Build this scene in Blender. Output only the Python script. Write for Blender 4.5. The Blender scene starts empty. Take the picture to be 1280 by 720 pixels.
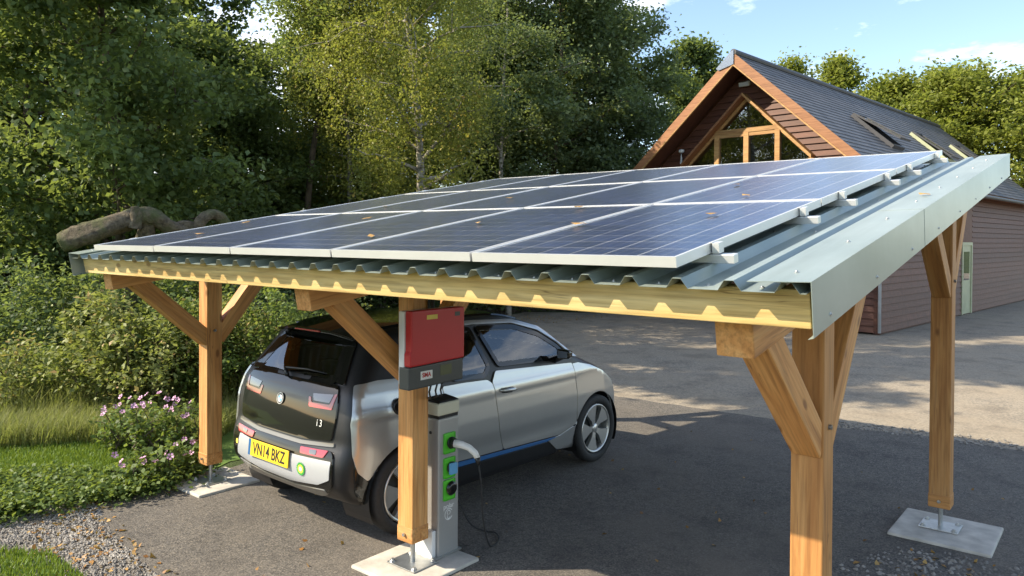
import bpy, bmesh, math, random
import numpy as np
from mathutils import Vector, Matrix, Euler
from mathutils.geometry import delaunay_2d_cdt
R = math.radians
random.seed(7); rng = np.random.default_rng(7)
scene = bpy.context.scene
COL = scene.collection

# ------------------------------------------------------------------ camera
CAM = Vector((6.309, -2.447, 2.31)); YAW, PITCH, ROLL = R(-39.526), R(-0.69), R(0.30)
FPX, CY = 935.0, 310.8
cam_data = bpy.data.cameras.new('camera'); cam = bpy.data.objects.new('camera', cam_data); COL.objects.link(cam)
_f = Vector((math.sin(YAW)*math.cos(PITCH), math.cos(YAW)*math.cos(PITCH), math.sin(PITCH)))
_r = Vector((math.cos(YAW), -math.sin(YAW), 0)); _u = _r.cross(_f)
_r2 = _r*math.cos(ROLL)+_u*math.sin(ROLL); _u2 = -_r*math.sin(ROLL)+_u*math.cos(ROLL)
m = Matrix((( _r2.x, _u2.x, -_f.x, CAM.x), (_r2.y, _u2.y, -_f.y, CAM.y), (_r2.z, _u2.z, -_f.z, CAM.z), (0,0,0,1)))
cam.matrix_world = m
cam_data.sensor_width = 36; cam_data.lens = FPX/1280*36; cam_data.shift_y = -(360-CY)/1280
cam_data.clip_start = 0.05; cam_data.clip_end = 3000
scene.camera = cam

# ------------------------------------------------------------------ sky, sun, exposure
SUN_H = Vector((0.74, 0.67, 0)).normalized()          # horizontal way the light travels
SUN_EL = R(37.0)
world = bpy.data.worlds.new('World'); scene.world = world; world.use_nodes = True
nt = world.node_tree; nt.nodes.clear()
wo = nt.nodes.new('ShaderNodeOutputWorld'); bg = nt.nodes.new('ShaderNodeBackground'); sky = nt.nodes.new('ShaderNodeTexSky')
sky.sky_type = 'NISHITA'; sky.sun_disc = False; sky.sun_elevation = SUN_EL
sky.sun_rotation = math.atan2(-SUN_H.x, -SUN_H.y)
sky.air_density = 1.0; sky.dust_density = 0.7; sky.ozone_density = 1.0
tcw = nt.nodes.new('ShaderNodeTexCoord'); mpw = nt.nodes.new('ShaderNodeMapping'); nzw = nt.nodes.new('ShaderNodeTexNoise'); rpw = nt.nodes.new('ShaderNodeValToRGB'); mxw = nt.nodes.new('ShaderNodeMix')
mpw.inputs['Scale'].default_value = (2.2, 2.2, 6.5); mpw.inputs['Location'].default_value = (3.1, 0.4, 1.3)
nzw.inputs['Scale'].default_value = 1.6; nzw.inputs['Detail'].default_value = 9; nzw.inputs['Roughness'].default_value = 0.62
rpw.color_ramp.elements[0].position = 0.52; rpw.color_ramp.elements[0].color = (0,0,0,1)
rpw.color_ramp.elements[1].position = 0.66; rpw.color_ramp.elements[1].color = (0.85,0.85,0.85,1)
mxw.data_type = 'RGBA'; mxw.inputs[7].default_value = (7.6, 7.7, 7.9, 1)
nt.links.new(tcw.outputs['Generated'], mpw.inputs[0]); nt.links.new(mpw.outputs[0], nzw.inputs['Vector']); nt.links.new(nzw.outputs['Fac'], rpw.inputs[0])
nt.links.new(rpw.outputs[0], mxw.inputs[0]); nt.links.new(sky.outputs[0], mxw.inputs[6]); nt.links.new(mxw.outputs[2], bg.inputs[0]); nt.links.new(bg.outputs[0], wo.inputs[0])
bg.inputs[1].default_value = 0.15
sun_d = bpy.data.lights.new('sun', 'SUN'); sun_d.energy = 4.9; sun_d.angle = R(0.53); sun_d.color = (1.0, 0.88, 0.69)
sun = bpy.data.objects.new('sun', sun_d); COL.objects.link(sun)
sdir = Vector((SUN_H.x*math.cos(SUN_EL), SUN_H.y*math.cos(SUN_EL), -math.sin(SUN_EL)))
sun.rotation_euler = sdir.to_track_quat('-Z', 'Y').to_euler(); sun.location = (-20, -18, 25)
vs = scene.view_settings; vs.view_transform = 'Standard'; vs.look = 'None'; vs.exposure = 0.95; vs.gamma = 1; vs.use_curve_mapping = False
scene.render.engine = 'CYCLES'
cy = scene.cycles; cy.use_denoising = True; cy.max_bounces = 8; cy.transparent_max_bounces = 14; cy.diffuse_bounces = 4; cy.caustics_reflective = False; cy.caustics_refractive = False
try: cy.denoiser = 'OPENIMAGEDENOISE'
except Exception: pass

# ------------------------------------------------------------------ helpers
def px_ray(x, y):
    return _f + _r2*((x-640)/FPX) - _u2*((y-CY)/FPX)
def on_ground(x, y, z=0.0):
    d = px_ray(x, y); t = (z-CAM.z)/d.z; return CAM + d*t
def at_dist(x, D):
    d = px_ray(x, 300); d.z = 0; d.normalize(); return Vector((CAM.x+d.x*D, CAM.y+d.y*D, 0))

def mesh_from(name, v, f):
    me = bpy.data.meshes.new(name); me.from_pydata([tuple(p) for p in v], [], f); me.update(); return me
def link(name, me, mat, parent=None, M=None, smooth=False):
    o = bpy.data.objects.new(name, me); COL.objects.link(o)
    if mat is not None and len(me.materials) == 0: me.materials.append(mat)
    if M is not None: o.matrix_basis = M
    if parent is not None: o.parent = parent
    if smooth and me.polygons: me.polygons.foreach_set('use_smooth', [True]*len(me.polygons))
    return o
def tag(o, label=None, cat=None, group=None, kind=None):
    if label: o['label'] = label
    if cat: o['category'] = cat
    if group: o['group'] = group
    if kind: o['kind'] = kind
    return o
def empty(name, loc=(0,0,0), rz=0.0, M=None):
    o = bpy.data.objects.new(name, None); COL.objects.link(o); o.empty_display_size = 0.2
    if M is not None: o.matrix_basis = M
    else: o.location = loc; o.rotation_euler = (0,0,rz)
    return o

class MB:
    def __init__(s): s.v = []; s.f = []
    def add(s, v, f):
        k = len(s.v); s.v += [tuple(p) for p in v]; s.f += [tuple(i+k for i in q) for q in f]; return s
    def box(s, lo, hi):
        x0,y0,z0 = lo; x1,y1,z1 = hi
        return s.add([(x0,y0,z0),(x1,y0,z0),(x1,y1,z0),(x0,y1,z0),(x0,y0,z1),(x1,y0,z1),(x1,y1,z1),(x0,y1,z1)],
                     [(0,3,2,1),(4,5,6,7),(0,1,5,4),(1,2,6,5),(2,3,7,6),(3,0,4,7)])
    def prism(s, pts, vec):                  # planar polygon pushed along vec
        n = len(pts); vec = Vector(vec); a = [Vector(p) for p in pts]; b = [p+vec for p in a]
        return s.add(a+b, [tuple(range(n))[::-1], tuple(range(n, 2*n))] + [(i,(i+1)%n,n+(i+1)%n,n+i) for i in range(n)])
    def tube(s, pts, rad, n=8, cap=True):
        pts = [Vector(p) for p in pts]
        if not hasattr(rad, '__len__'): rad = [rad]*len(pts)
        V = []; F = []; ref = None
        for i, p in enumerate(pts):
            t = (pts[min(i+1,len(pts)-1)]-pts[max(i-1,0)]).normalized()
            if ref is None: ref = Vector((0,0,1)) if abs(t.z) < .9 else Vector((1,0,0))
            a = t.cross(ref).normalized(); b = t.cross(a).normalized(); ref = -b if False else ref
            for k in range(n):
                th = 2*math.pi*k/n; V.append(p + (a*math.cos(th)+b*math.sin(th))*rad[i])
        for i in range(len(pts)-1):
            for k in range(n):
                F.append((i*n+k, i*n+(k+1)%n, (i+1)*n+(k+1)%n, (i+1)*n+k))
        if cap: F.append(tuple(range(n))); F.append(tuple(range((len(pts)-1)*n, len(pts)*n))[::-1])
        return s.add(V, F)
    def lathe(s, prof, n=32, axis='y', c=(0,0,0)):   # prof: (radius, along)
        V = []; F = []
        for r_, h in prof:
            for k in range(n):
                th = 2*math.pi*k/n; a, b = r_*math.cos(th), r_*math.sin(th)
                V.append((c[0]+a, c[1]+h, c[2]+b) if axis == 'y' else ((c[0]+a, c[1]+b, c[2]+h) if axis == 'z' else (c[0]+h, c[1]+a, c[2]+b)))
        for i in range(len(prof)-1):
            for k in range(n): F.append((i*n+k, i*n+(k+1)%n, (i+1)*n+(k+1)%n, (i+1)*n+k))
        return s.add(V, F)
    def build(s, name, mat, parent=None, M=None, smooth=False, bevel=0, seg=2):
        me = mesh_from(name, s.v, s.f)
        bm = bmesh.new(); bm.from_mesh(me); bmesh.ops.recalc_face_normals(bm, faces=bm.faces)
        if bevel:
            bmesh.ops.bevel(bm, geom=[e for e in bm.edges if e.is_manifold and e.calc_face_angle(0) > 0.5], offset=bevel, segments=seg, affect='EDGES', profile=.6)
        bm.to_mesh(me); bm.free()
        return link(name, me, mat, parent, M, smooth)

def bar_matrix(p0, p1, up=(0,0,1)):
    p0 = Vector(p0); p1 = Vector(p1); x = (p1-p0).normalized(); z = Vector(up); z = (z - x*z.dot(x)).normalized(); y = z.cross(x)
    return Matrix(((x.x,y.x,z.x,p0.x),(x.y,y.y,z.y,p0.y),(x.z,y.z,z.z,p0.z),(0,0,0,1))), (p1-p0).length
def bar(name, p0, p1, w, h, mat, parent, up=(0,0,1), bevel=.006, cut0=0, cut1=0):
    """timber with its grain along local x; cut0/cut1 slant the ends in the local xz plane"""
    M, L = bar_matrix(p0, p1, up); b = MB()
    b.add([(-cut0,-w/2,-h/2),(L-cut1,-w/2,-h/2),(L-cut1,w/2,-h/2),(-cut0,w/2,-h/2),(cut0,-w/2,h/2),(L+cut1,-w/2,h/2),(L+cut1,w/2,h/2),(cut0,w/2,h/2)],
          [(0,3,2,1),(4,5,6,7),(0,1,5,4),(1,2,6,5),(2,3,7,6),(3,0,4,7)])
    o = b.build(name, mat, None, None, bevel=bevel); o.matrix_basis = M
    if parent:
        o.parent = parent; o.matrix_parent_inverse = parent.matrix_basis.inverted()
    return o
def put(o, parent):                          # child whose verts are in world coordinates
    o.parent = parent; o.matrix_parent_inverse = parent.matrix_basis.inverted(); return o

# ------------------------------------------------------------------ materials
def new_mat(name):
    mt = bpy.data.materials.new(name); mt.use_nodes = True; n = mt.node_tree; p = n.nodes['Principled BSDF']; return mt, n, p
def ramp(n, stops):
    r_ = n.nodes.new('ShaderNodeValToRGB'); e = r_.color_ramp.elements
    while len(e) > 1: e.remove(e[-1])
    e[0].position = stops[0][0]; e[0].color = (*stops[0][1], 1)
    for p_, c_ in stops[1:]:
        q = e.new(p_); q.color = (*c_, 1)
    return r_
def noise(n, scale, detail=6, rough=.55, coord='Object', stretch=None, dist=0):
    tc = n.nodes.new('ShaderNodeTexCoord'); nz = n.nodes.new('ShaderNodeTexNoise')
    nz.inputs['Scale'].default_value = scale; nz.inputs['Detail'].default_value = detail; nz.inputs['Roughness'].default_value = rough; nz.inputs['Distortion'].default_value = dist
    src = tc.outputs[coord]
    if coord == 'World':
        pass
    if stretch:
        mp = n.nodes.new('ShaderNodeMapping'); mp.inputs['Scale'].default_value = stretch; n.links.new(src, mp.inputs[0]); src = mp.outputs[0]
    n.links.new(src, nz.inputs['Vector']); return nz
def bump(n, p, h, strength=.3, dist=.01):
    b = n.nodes.new('ShaderNodeBump'); b.inputs['Strength'].default_value = strength; b.inputs['Distance'].default_value = dist
    n.links.new(h, b.inputs['Height']); n.links.new(b.outputs[0], p.inputs['Normal']); return b
def mixc(n, fac, a, b, mode='MIX'):
    mx = n.nodes.new('ShaderNodeMix'); mx.data_type = 'RGBA'; mx.blend_type = mode
    for i, s in ((0,fac),(6,a),(7,b)):
        if hasattr(s, 'is_linked') or hasattr(s, 'links'): n.links.new(s, mx.inputs[i])
        elif isinstance(s, (int,float)): mx.inputs[i].default_value = s
        else: mx.inputs[i].default_value = (*s, 1)
    return mx.outputs[2]
def plain(name, col, rough=.5, metal=0, coat=0, var=.12, vscale=3.0, bumps=0):
    mt, n, p = new_mat(name)
    nz = noise(n, vscale, 5); rp = ramp(n, [(.3, tuple(c*(1-var) for c in col)), (.7, tuple(min(1,c*(1+var)) for c in col))])
    n.links.new(nz.outputs['Fac'], rp.inputs[0]); n.links.new(rp.outputs[0], p.inputs['Base Color'])
    p.inputs['Roughness'].default_value = rough; p.inputs['Metallic'].default_value = metal; p.inputs['Coat Weight'].default_value = coat; p.inputs['Coat Roughness'].default_value = .06
    if bumps: bump(n, p, noise(n, vscale*12, 4).outputs['Fac'], bumps, .004)
    return mt
def wood(name, dark, mid, light, rough=.62, knots=True, along=(1.2,14,14)):
    mt, n, p = new_mat(name)
    oi = n.nodes.new('ShaderNodeObjectInfo'); tc = n.nodes.new('ShaderNodeTexCoord'); ad = n.nodes.new('ShaderNodeVectorMath'); ad.operation = 'ADD'
    cb = n.nodes.new('ShaderNodeVectorMath'); cb.operation = 'SCALE'; cb.inputs[0].default_value = (17.0, 9.0, 5.0); n.links.new(oi.outputs['Random'], cb.inputs['Scale'])
    n.links.new(tc.outputs['Object'], ad.inputs[0]); n.links.new(cb.outputs[0], ad.inputs[1])
    mp = n.nodes.new('ShaderNodeMapping'); mp.inputs['Scale'].default_value = along; n.links.new(ad.outputs[0], mp.inputs[0])
    nz = n.nodes.new('ShaderNodeTexNoise'); nz.inputs['Scale'].default_value = 1.0; nz.inputs['Detail'].default_value = 8; nz.inputs['Roughness'].default_value = .6; nz.inputs['Distortion'].default_value = .7
    n.links.new(mp.outputs[0], nz.inputs['Vector'])
    rp = ramp(n, [(.28, dark), (.48, mid), (.72, light)]); n.links.new(nz.outputs['Fac'], rp.inputs[0]); col = rp.outputs[0]
    mp2 = n.nodes.new('ShaderNodeMapping'); mp2.inputs['Scale'].default_value = (3, 60, 60); n.links.new(ad.outputs[0], mp2.inputs[0])
    fine = n.nodes.new('ShaderNodeTexNoise'); fine.inputs['Scale'].default_value = 1; fine.inputs['Detail'].default_value = 4; n.links.new(mp2.outputs[0], fine.inputs['Vector'])
    rf = ramp(n, [(.3,(.58,.55,.52)),(.55,(1,1,1))]); n.links.new(fine.outputs['Fac'], rf.inputs[0]); col = mixc(n, .8, col, rf.outputs[0], 'MULTIPLY')
    if knots:
        mp3 = n.nodes.new('ShaderNodeMapping'); mp3.inputs['Scale'].default_value = (2.6, 6, 6); n.links.new(ad.outputs[0], mp3.inputs[0])
        vo = n.nodes.new('ShaderNodeTexVoronoi'); vo.inputs['Scale'].default_value = 1.0; vo.inputs['Randomness'].default_value = 1; n.links.new(mp3.outputs[0], vo.inputs['Vector'])
        rk = ramp(n, [(.07,(.38,.30,.22)),(.13,(1,1,1))]); n.links.new(vo.outputs['Distance'], rk.inputs[0]); col = mixc(n, .85, col, rk.outputs[0], 'MULTIPLY')
    mpc = n.nodes.new('ShaderNodeMapping'); mpc.inputs['Scale'].default_value = (1.1, 26, 26); n.links.new(ad.outputs[0], mpc.inputs[0])
    ck = n.nodes.new('ShaderNodeTexNoise'); ck.inputs['Scale'].default_value = 1; ck.inputs['Detail'].default_value = 2; n.links.new(mpc.outputs[0], ck.inputs['Vector'])
    rc = ramp(n, [(.487,(1,1,1)),(.5,(.30,.24,.2)),(.513,(1,1,1))]); n.links.new(ck.outputs['Fac'], rc.inputs[0])
    cm = n.nodes.new('ShaderNodeTexNoise'); cm.inputs['Scale'].default_value = 2.3; n.links.new(ad.outputs[0], cm.inputs['Vector']); rcm = ramp(n, [(.52,(0,0,0)),(.6,(.7,.7,.7))]); n.links.new(cm.outputs['Fac'], rcm.inputs[0])
    col = mixc(n, rcm.outputs[0], col, mixc(n, 1.0, col, rc.outputs[0], 'MULTIPLY'))
    hv = n.nodes.new('ShaderNodeHueSaturation'); mr = n.nodes.new('ShaderNodeMapRange'); mr.inputs[3].default_value = .86; mr.inputs[4].default_value = 1.12
    n.links.new(oi.outputs['Random'], mr.inputs[0]); n.links.new(mr.outputs[0], hv.inputs['Value']); n.links.new(col, hv.inputs['Color'])
    n.links.new(hv.outputs[0], p.inputs['Base Color']); p.inputs['Roughness'].default_value = rough
    bump(n, p, fine.outputs['Fac'], .25, .003); return mt
def leaf_mat(name, stops, trans=.4, rough=.55):
    mt, n, p = new_mat(name)
    at = n.nodes.new('ShaderNodeAttribute'); at.attribute_name = 'tint'
    rp = ramp(n, stops); n.links.new(at.outputs['Fac'], rp.inputs[0])
    n.links.new(rp.outputs[0], p.inputs['Base Color']); p.inputs['Roughness'].default_value = rough; p.inputs['Specular IOR Level'].default_value = .35
    tr = n.nodes.new('ShaderNodeBsdfTranslucent'); n.links.new(mixc(n, .5, rp.outputs[0], (.30,.36,.04)), tr.inputs[0])
    mx = n.nodes.new('ShaderNodeMixShader'); mx.inputs[0].default_value = trans
    n.links.new(p.outputs[0], mx.inputs[1]); n.links.new(tr.outputs[0], mx.inputs[2]); n.links.new(mx.outputs[0], n.nodes['Material Output'].inputs[0]); return mt
def glass_mat(name, tint, ior=1.5, rough=.0, base=0.0):
    mt, n, p = new_mat(name); n.nodes.remove(p)
    t = n.nodes.new('ShaderNodeBsdfTransparent'); t.inputs[0].default_value = (*tint, 1)
    g = n.nodes.new('ShaderNodeBsdfGlossy'); g.inputs['Roughness'].default_value = rough; g.inputs[0].default_value = (.95,.97,1,1)
    fr = n.nodes.new('ShaderNodeFresnel'); fr.inputs[0].default_value = ior; mx = n.nodes.new('ShaderNodeMixShader')
    src = fr.outputs[0]
    if base:
        ma = n.nodes.new('ShaderNodeMath'); ma.operation = 'ADD'; ma.inputs[1].default_value = base; ma.use_clamp = True; n.links.new(src, ma.inputs[0]); src = ma.outputs[0]
    n.links.new(src, mx.inputs[0]); n.links.new(t.outputs[0], mx.inputs[1]); n.links.new(g.outputs[0], mx.inputs[2]); n.links.new(mx.outputs[0], n.nodes['Material Output'].inputs[0]); return mt

MAT = {}
MAT['larch'] = wood('larch_timber', (.40,.165,.042), (.54,.255,.075), (.66,.365,.135))
MAT['pine'] = wood('pale_purlin_timber', (.50,.31,.095), (.65,.46,.17), (.76,.60,.29))
MAT['clad'] = wood('stained_cladding', (.075,.027,.015), (.118,.042,.022), (.16,.061,.033), knots=False, along=(.7,9,9))
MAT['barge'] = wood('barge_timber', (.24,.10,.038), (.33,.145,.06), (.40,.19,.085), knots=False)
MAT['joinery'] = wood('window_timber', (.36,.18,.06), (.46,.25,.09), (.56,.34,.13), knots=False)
MAT['bark'] = plain('bark_brown', (.10,.075,.05), .9, var=.5, vscale=7, bumps=.8)
mt, n, p = new_mat('mossy_log'); MAT['log'] = mt
nz = noise(n, 14, 8, .7); rp = ramp(n, [(.3,(.035,.027,.018)),(.5,(.12,.095,.06)),(.7,(.22,.18,.12))]); n.links.new(nz.outputs['Fac'], rp.inputs[0])
n3 = noise(n, 2.6, 5, .6); r3 = ramp(n, [(.48,(0,0,0)),(.62,(.8,.8,.8))]); n.links.new(n3.outputs['Fac'], r3.inputs[0])
n.links.new(mixc(n, r3.outputs[0], rp.outputs[0], (.085,.10,.03)), p.inputs['Base Color']); p.inputs['Roughness'].default_value = .95; bump(n, p, nz.outputs['Fac'], 1.0, .05)
MAT['logend'] = plain('log_end', (.26,.2,.13), .9, var=.3, vscale=9)
MAT['steel'] = plain('galvanised_steel', (.46,.47,.46), .38, .9, var=.12, vscale=20)
MAT['alu'] = plain('panel_aluminium', (.74,.74,.72), .38, .55, var=.05)
MAT['black_rubber'] = plain('tyre_rubber', (.018,.018,.018), .75, var=.3, vscale=30)
MAT['black_plastic'] = plain('black_plastic', (.012,.012,.013), .38, var=.1)
MAT['gloss_black'] = plain('gloss_black_panel', (.010,.010,.009), .05, coat=0, var=.05)
MAT['interior'] = plain('car_interior_cloth', (.035,.034,.033), .8, var=.3, vscale=14)
MAT['silver'] = plain('silver_paint', (.50,.505,.49), .32, .72, coat=1, var=.02)
MAT['dark_silver'] = plain('lower_bumper_grey', (.16,.15,.13), .35, .3, coat=.5, var=.08)
MAT['rim'] = plain('alloy_rim', (.56,.56,.54), .32, .8, var=.05)
MAT['white'] = plain('white_paint', (.78,.77,.73), .45, var=.04)
MAT['white_band'] = plain('white_bumper_band', (.50,.51,.52), .3, .2, coat=.5, var=.03)
MAT['red'] = plain('red_cover', (.46,.015,.018), .45, coat=.1, var=.06)
MAT['tail_red'] = plain('tail_lamp_red', (.36,.010,.022), .10, coat=1, var=.1)
MAT['tail_clear'] = plain('tail_lamp_clear', (.10,.10,.115), .06, .2, coat=1, var=.1)
MAT['yellow'] = plain('plate_yellow', (.80,.55,.03), .4, var=.03)
MAT['ink'] = plain('black_ink', (.012,.012,.012), .5)
MAT['blue'] = plain('blue_accent', (.03,.12,.30), .3, coat=.6, var=.05)
MAT['green'] = plain('socket_green', (.09,.50,.03), .4, var=.06)
MAT['dgreen'] = plain('emblem_green', (.05,.34,.06), .4)
MAT['lyellow'] = plain('emblem_yellow', (.80,.78,.10), .4)
MAT['charger'] = plain('charger_grey', (.36,.355,.34), .42, .35, var=.05)
MAT['cream'] = plain('charger_cream', (.56,.54,.42), .42, var=.04)
MAT['dgrey'] = plain('dark_grey_plastic', (.055,.06,.058), .45, var=.1)
MAT['sticker'] = plain('sticker_white', (.72,.72,.70), .5)
MAT['sticker_yellow'] = plain('sticker_yellow', (.72,.58,.10), .5)
MAT['sky_blue'] = plain('socket_blue', (.12,.34,.58), .4)
MAT['concrete'] = plain('footing_concrete', (.50,.47,.41), .9, var=.22, vscale=7, bumps=.35)
MAT['slate'] = plain('roof_slate', (.105,.103,.104), .55, var=.35, vscale=2.2, bumps=.4)
MAT['lead'] = plain('ridge_metal', (.06,.06,.065), .5, .2)
MAT['skytint_metal'] = plain('sky_tinted_metal', (.42,.50,.66), .22, .6, var=.05)  # blue sky reflection put into the base colour of the metal
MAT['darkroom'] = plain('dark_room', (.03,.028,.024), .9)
MAT['pink'] = plain('mallow_petal', (.62,.34,.52), .6, var=.15, vscale=30)
MAT['flower_yellow'] = plain('flower_heart', (.55,.35,.2), .6)
MAT['downpipe'] = plain('downpipe_white', (.55,.58,.60), .4)
MAT['greenframe'] = plain('door_frame_green', (.40,.42,.26), .5)
MAT['carglass'] = glass_mat('car_window_glass', (.62,.66,.62), 1.5, 0, .05)
MAT['privacy'] = glass_mat('rear_tinted_glass', (.45,.47,.43), 1.5, 0, .05)
MAT['winglass'] = glass_mat('window_glass', (.55,.58,.56), 1.55, 0, .10)
MAT['solarglass'] = glass_mat('solar_cover_glass', (.95,.96,.97), 1.31, .20)

# sheet metal of the carport roof: grey green coated steel
mt, n, p = new_mat('coated_sheet_steel'); MAT['sheet'] = mt
nz = noise(n, 1.6, 7, .6); rp = ramp(n, [(.3,(.26,.315,.285)),(.6,(.325,.38,.345)),(.8,(.385,.43,.38))]); n.links.new(nz.outputs['Fac'], rp.inputs[0])
st = noise(n, 1, 4, .6, stretch=(18,.8,4)); rs = ramp(n, [(.35,(.80,.80,.76)),(.62,(1,1,1))]); n.links.new(st.outputs['Fac'], rs.inputs[0])
n.links.new(mixc(n, .7, rp.outputs[0], rs.outputs[0], 'MULTIPLY'), p.inputs['Base Color']); p.inputs['Roughness'].default_value = .34; p.inputs['Metallic'].default_value = .25; bump(n, p, noise(n, 3.2, 3, .5).outputs['Fac'], .12, .02)

# solar cell: dark blue polycrystalline flakes with bus bars along the cell
mt, n, p = new_mat('solar_cell'); MAT['cell'] = mt
tc = n.nodes.new('ShaderNodeTexCoord'); oi = n.nodes.new('ShaderNodeObjectInfo')
vo = n.nodes.new('ShaderNodeTexVoronoi'); vo.inputs['Scale'].default_value = 70; n.links.new(tc.outputs['Object'], vo.inputs['Vector'])
rp = ramp(n, [(0,(.023,.036,.098)),(.5,(.033,.053,.138)),(1,(.047,.074,.182))]); n.links.new(vo.outputs['Color'], rp.inputs[0])
hv = n.nodes.new('ShaderNodeHueSaturation'); mr = n.nodes.new('ShaderNodeMapRange'); mr.inputs[3].default_value = .8; mr.inputs[4].default_value = 1.25; n.links.new(oi.outputs['Random'], mr.inputs[0]); n.links.new(mr.outputs[0], hv.inputs['Value']); n.links.new(rp.outputs[0], hv.inputs['Color'])
wv = n.nodes.new('ShaderNodeTexWave'); wv.wave_type = 'BANDS'; wv.bands_direction = 'X'; wv.inputs['Scale'].default_value = 6.1; n.links.new(tc.outputs['Object'], wv.inputs['Vector'])
rb = ramp(n, [(.985,(0,0,0)),(.995,(1,1,1))]); n.links.new(wv.outputs['Fac'], rb.inputs[0])
n.links.new(mixc(n, rb.outputs[0], hv.outputs[0], (.20,.22,.27)), p.inputs['Base Color']); p.inputs['Roughness'].default_value = .35
MAT['backsheet'] = plain('panel_backsheet', (.78,.80,.84), .5, var=.03)

# tarmac with aggregate, dust and old stains
def tarmac(name, lo, mid, hi, dust):
    mt, n, p = new_mat(name)
    fine = noise(n, 70, 4, .75); rp = ramp(n, [(.36,lo),(.5,mid),(.68,hi)]); n.links.new(fine.outputs['Fac'], rp.inputs[0])
    vo = n.nodes.new('ShaderNodeTexVoronoi'); vo.inputs['Scale'].default_value = 42; tc = n.nodes.new('ShaderNodeTexCoord'); n.links.new(tc.outputs['Object'], vo.inputs['Vector'])
    rv = ramp(n, [(.0,(.45,.45,.45)),(.5,(1,1,1)),(1,(1.5,1.45,1.35))]); n.links.new(vo.outputs['Color'], rv.inputs[0])
    col = mixc(n, .8, rp.outputs[0], rv.outputs[0], 'MULTIPLY')
    big = noise(n, .55, 8, .65); rb = ramp(n, [(.40,(0,0,0)),(.68,(.75,.75,.75))]); n.links.new(big.outputs['Fac'], rb.inputs[0]); col = mixc(n, rb.outputs[0], col, dust)
    sp = noise(n, 16, 4, .75); rs = ramp(n, [(.66,(0,0,0)),(.72,(.7,.7,.7))]); n.links.new(sp.outputs['Fac'], rs.inputs[0]); col = mixc(n, rs.outputs[0], col, (.19,.16,.115))
    sn = noise(n, 1.7, 5, .6); rn = ramp(n, [(.34,(.52,.52,.53)),(.5,(1,1,1))]); n.links.new(sn.outputs['Fac'], rn.inputs[0]); col = mixc(n, .55, col, rn.outputs[0], 'MULTIPLY')
    n.links.new(col, p.inputs['Base Color']); p.inputs['Roughness'].default_value = .92
    bump(n, p, fine.outputs['Fac'], .9, .012); return mt
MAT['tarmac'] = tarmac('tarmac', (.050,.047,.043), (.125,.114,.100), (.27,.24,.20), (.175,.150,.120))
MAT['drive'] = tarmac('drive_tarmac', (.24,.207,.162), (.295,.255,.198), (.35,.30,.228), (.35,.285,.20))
mt, n, p = new_mat('soil_and_grass'); MAT['ground'] = mt
nz = noise(n, .8, 8, .65); rp = ramp(n, [(.3,(.035,.045,.015)),(.5,(.055,.085,.02)),(.7,(.085,.115,.03))]); n.links.new(nz.outputs['Fac'], rp.inputs[0])
n2 = noise(n, 30, 5, .7); r2 = ramp(n, [(.3,(.6,.6,.6)),(.7,(1.2,1.2,1.1))]); n.links.new(n2.outputs['Fac'], r2.inputs[0])
n.links.new(mixc(n, .8, rp.outputs[0], r2.outputs[0], 'MULTIPLY'), p.inputs['Base Color']); p.inputs['Roughness'].default_value = 1; bump(n, p, n2.outputs['Fac'], 1, .04)
MAT['lawn'] = plain('lawn_soil', (.085,.15,.022), 1, var=.3, vscale=8, bumps=.8)
MAT['floor'] = plain('forest_floor', (.11,.075,.045), 1, var=.45, vscale=2.5, bumps=.8)
MAT['gravel_bed'] = plain('gravel_bed', (.24,.215,.18), 1, var=.4, vscale=25, bumps=1)
MAT['stone'] = plain('gravel_stone', (.26,.24,.21), .9, var=.45, vscale=2.3)
MAT['dead_leaf'] = leaf_mat('dead_leaf', [(0,(.22,.10,.03)),(.5,(.36,.19,.05)),(1,(.50,.33,.12))], .15)
MAT['leaf_dark'] = leaf_mat('leaf_dark', [(0,(.068,.105,.045)),(.5,(.12,.182,.075)),(1,(.19,.255,.11))], .52)
MAT['leaf_mid'] = leaf_mat('leaf_mid', [(0,(.075,.115,.042)),(.5,(.135,.195,.070)),(1,(.205,.265,.105))], .5)
MAT['leaf_grey'] = leaf_mat('leaf_greygreen', [(0,(.09,.13,.064)),(.5,(.16,.215,.11)),(1,(.235,.295,.16))], .5)
MAT['leaf_birch'] = leaf_mat('leaf_birch', [(0,(.16,.18,.04)),(.5,(.27,.29,.07)),(.88,(.36,.35,.085)),(1,(.48,.33,.08))], .5)
MAT['leaf_yellow'] = leaf_mat('leaf_yellowgreen', [(0,(.13,.16,.025)),(.5,(.22,.25,.045)),(1,(.32,.34,.075))], .5)
MAT['leaf_bush'] = leaf_mat('leaf_bush', [(0,(.12,.15,.04)),(.5,(.24,.27,.08)),(.9,(.36,.37,.14)),(1,(.46,.31,.13))], .4)
MAT['leaf_weed'] = leaf_mat('leaf_weed', [(0,(.065,.11,.026)),(.5,(.125,.19,.045)),(1,(.20,.27,.075))], .42)
MAT['grass'] = leaf_mat('grass_blade', [(0,(.08,.15,.016)),(.5,(.13,.22,.026)),(1,(.19,.29,.045))], .35)
MAT['dry_grass'] = leaf_mat('long_grass_blade', [(0,(.16,.20,.05)),(.5,(.28,.30,.095)),(1,(.42,.39,.18))], .45)
mt, n, p = new_mat('birch_bark'); MAT['birch_bark'] = mt
nz = noise(n, 1, 6, .6, stretch=(5,5,14)); rp = ramp(n, [(.35,(.06,.05,.04)),(.5,(.34,.31,.26)),(.7,(.46,.43,.37))]); n.links.new(nz.outputs['Fac'], rp.inputs[0]); n.links.new(rp.outputs[0], p.inputs['Base Color']); p.inputs['Roughness'].default_value = .85

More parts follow.
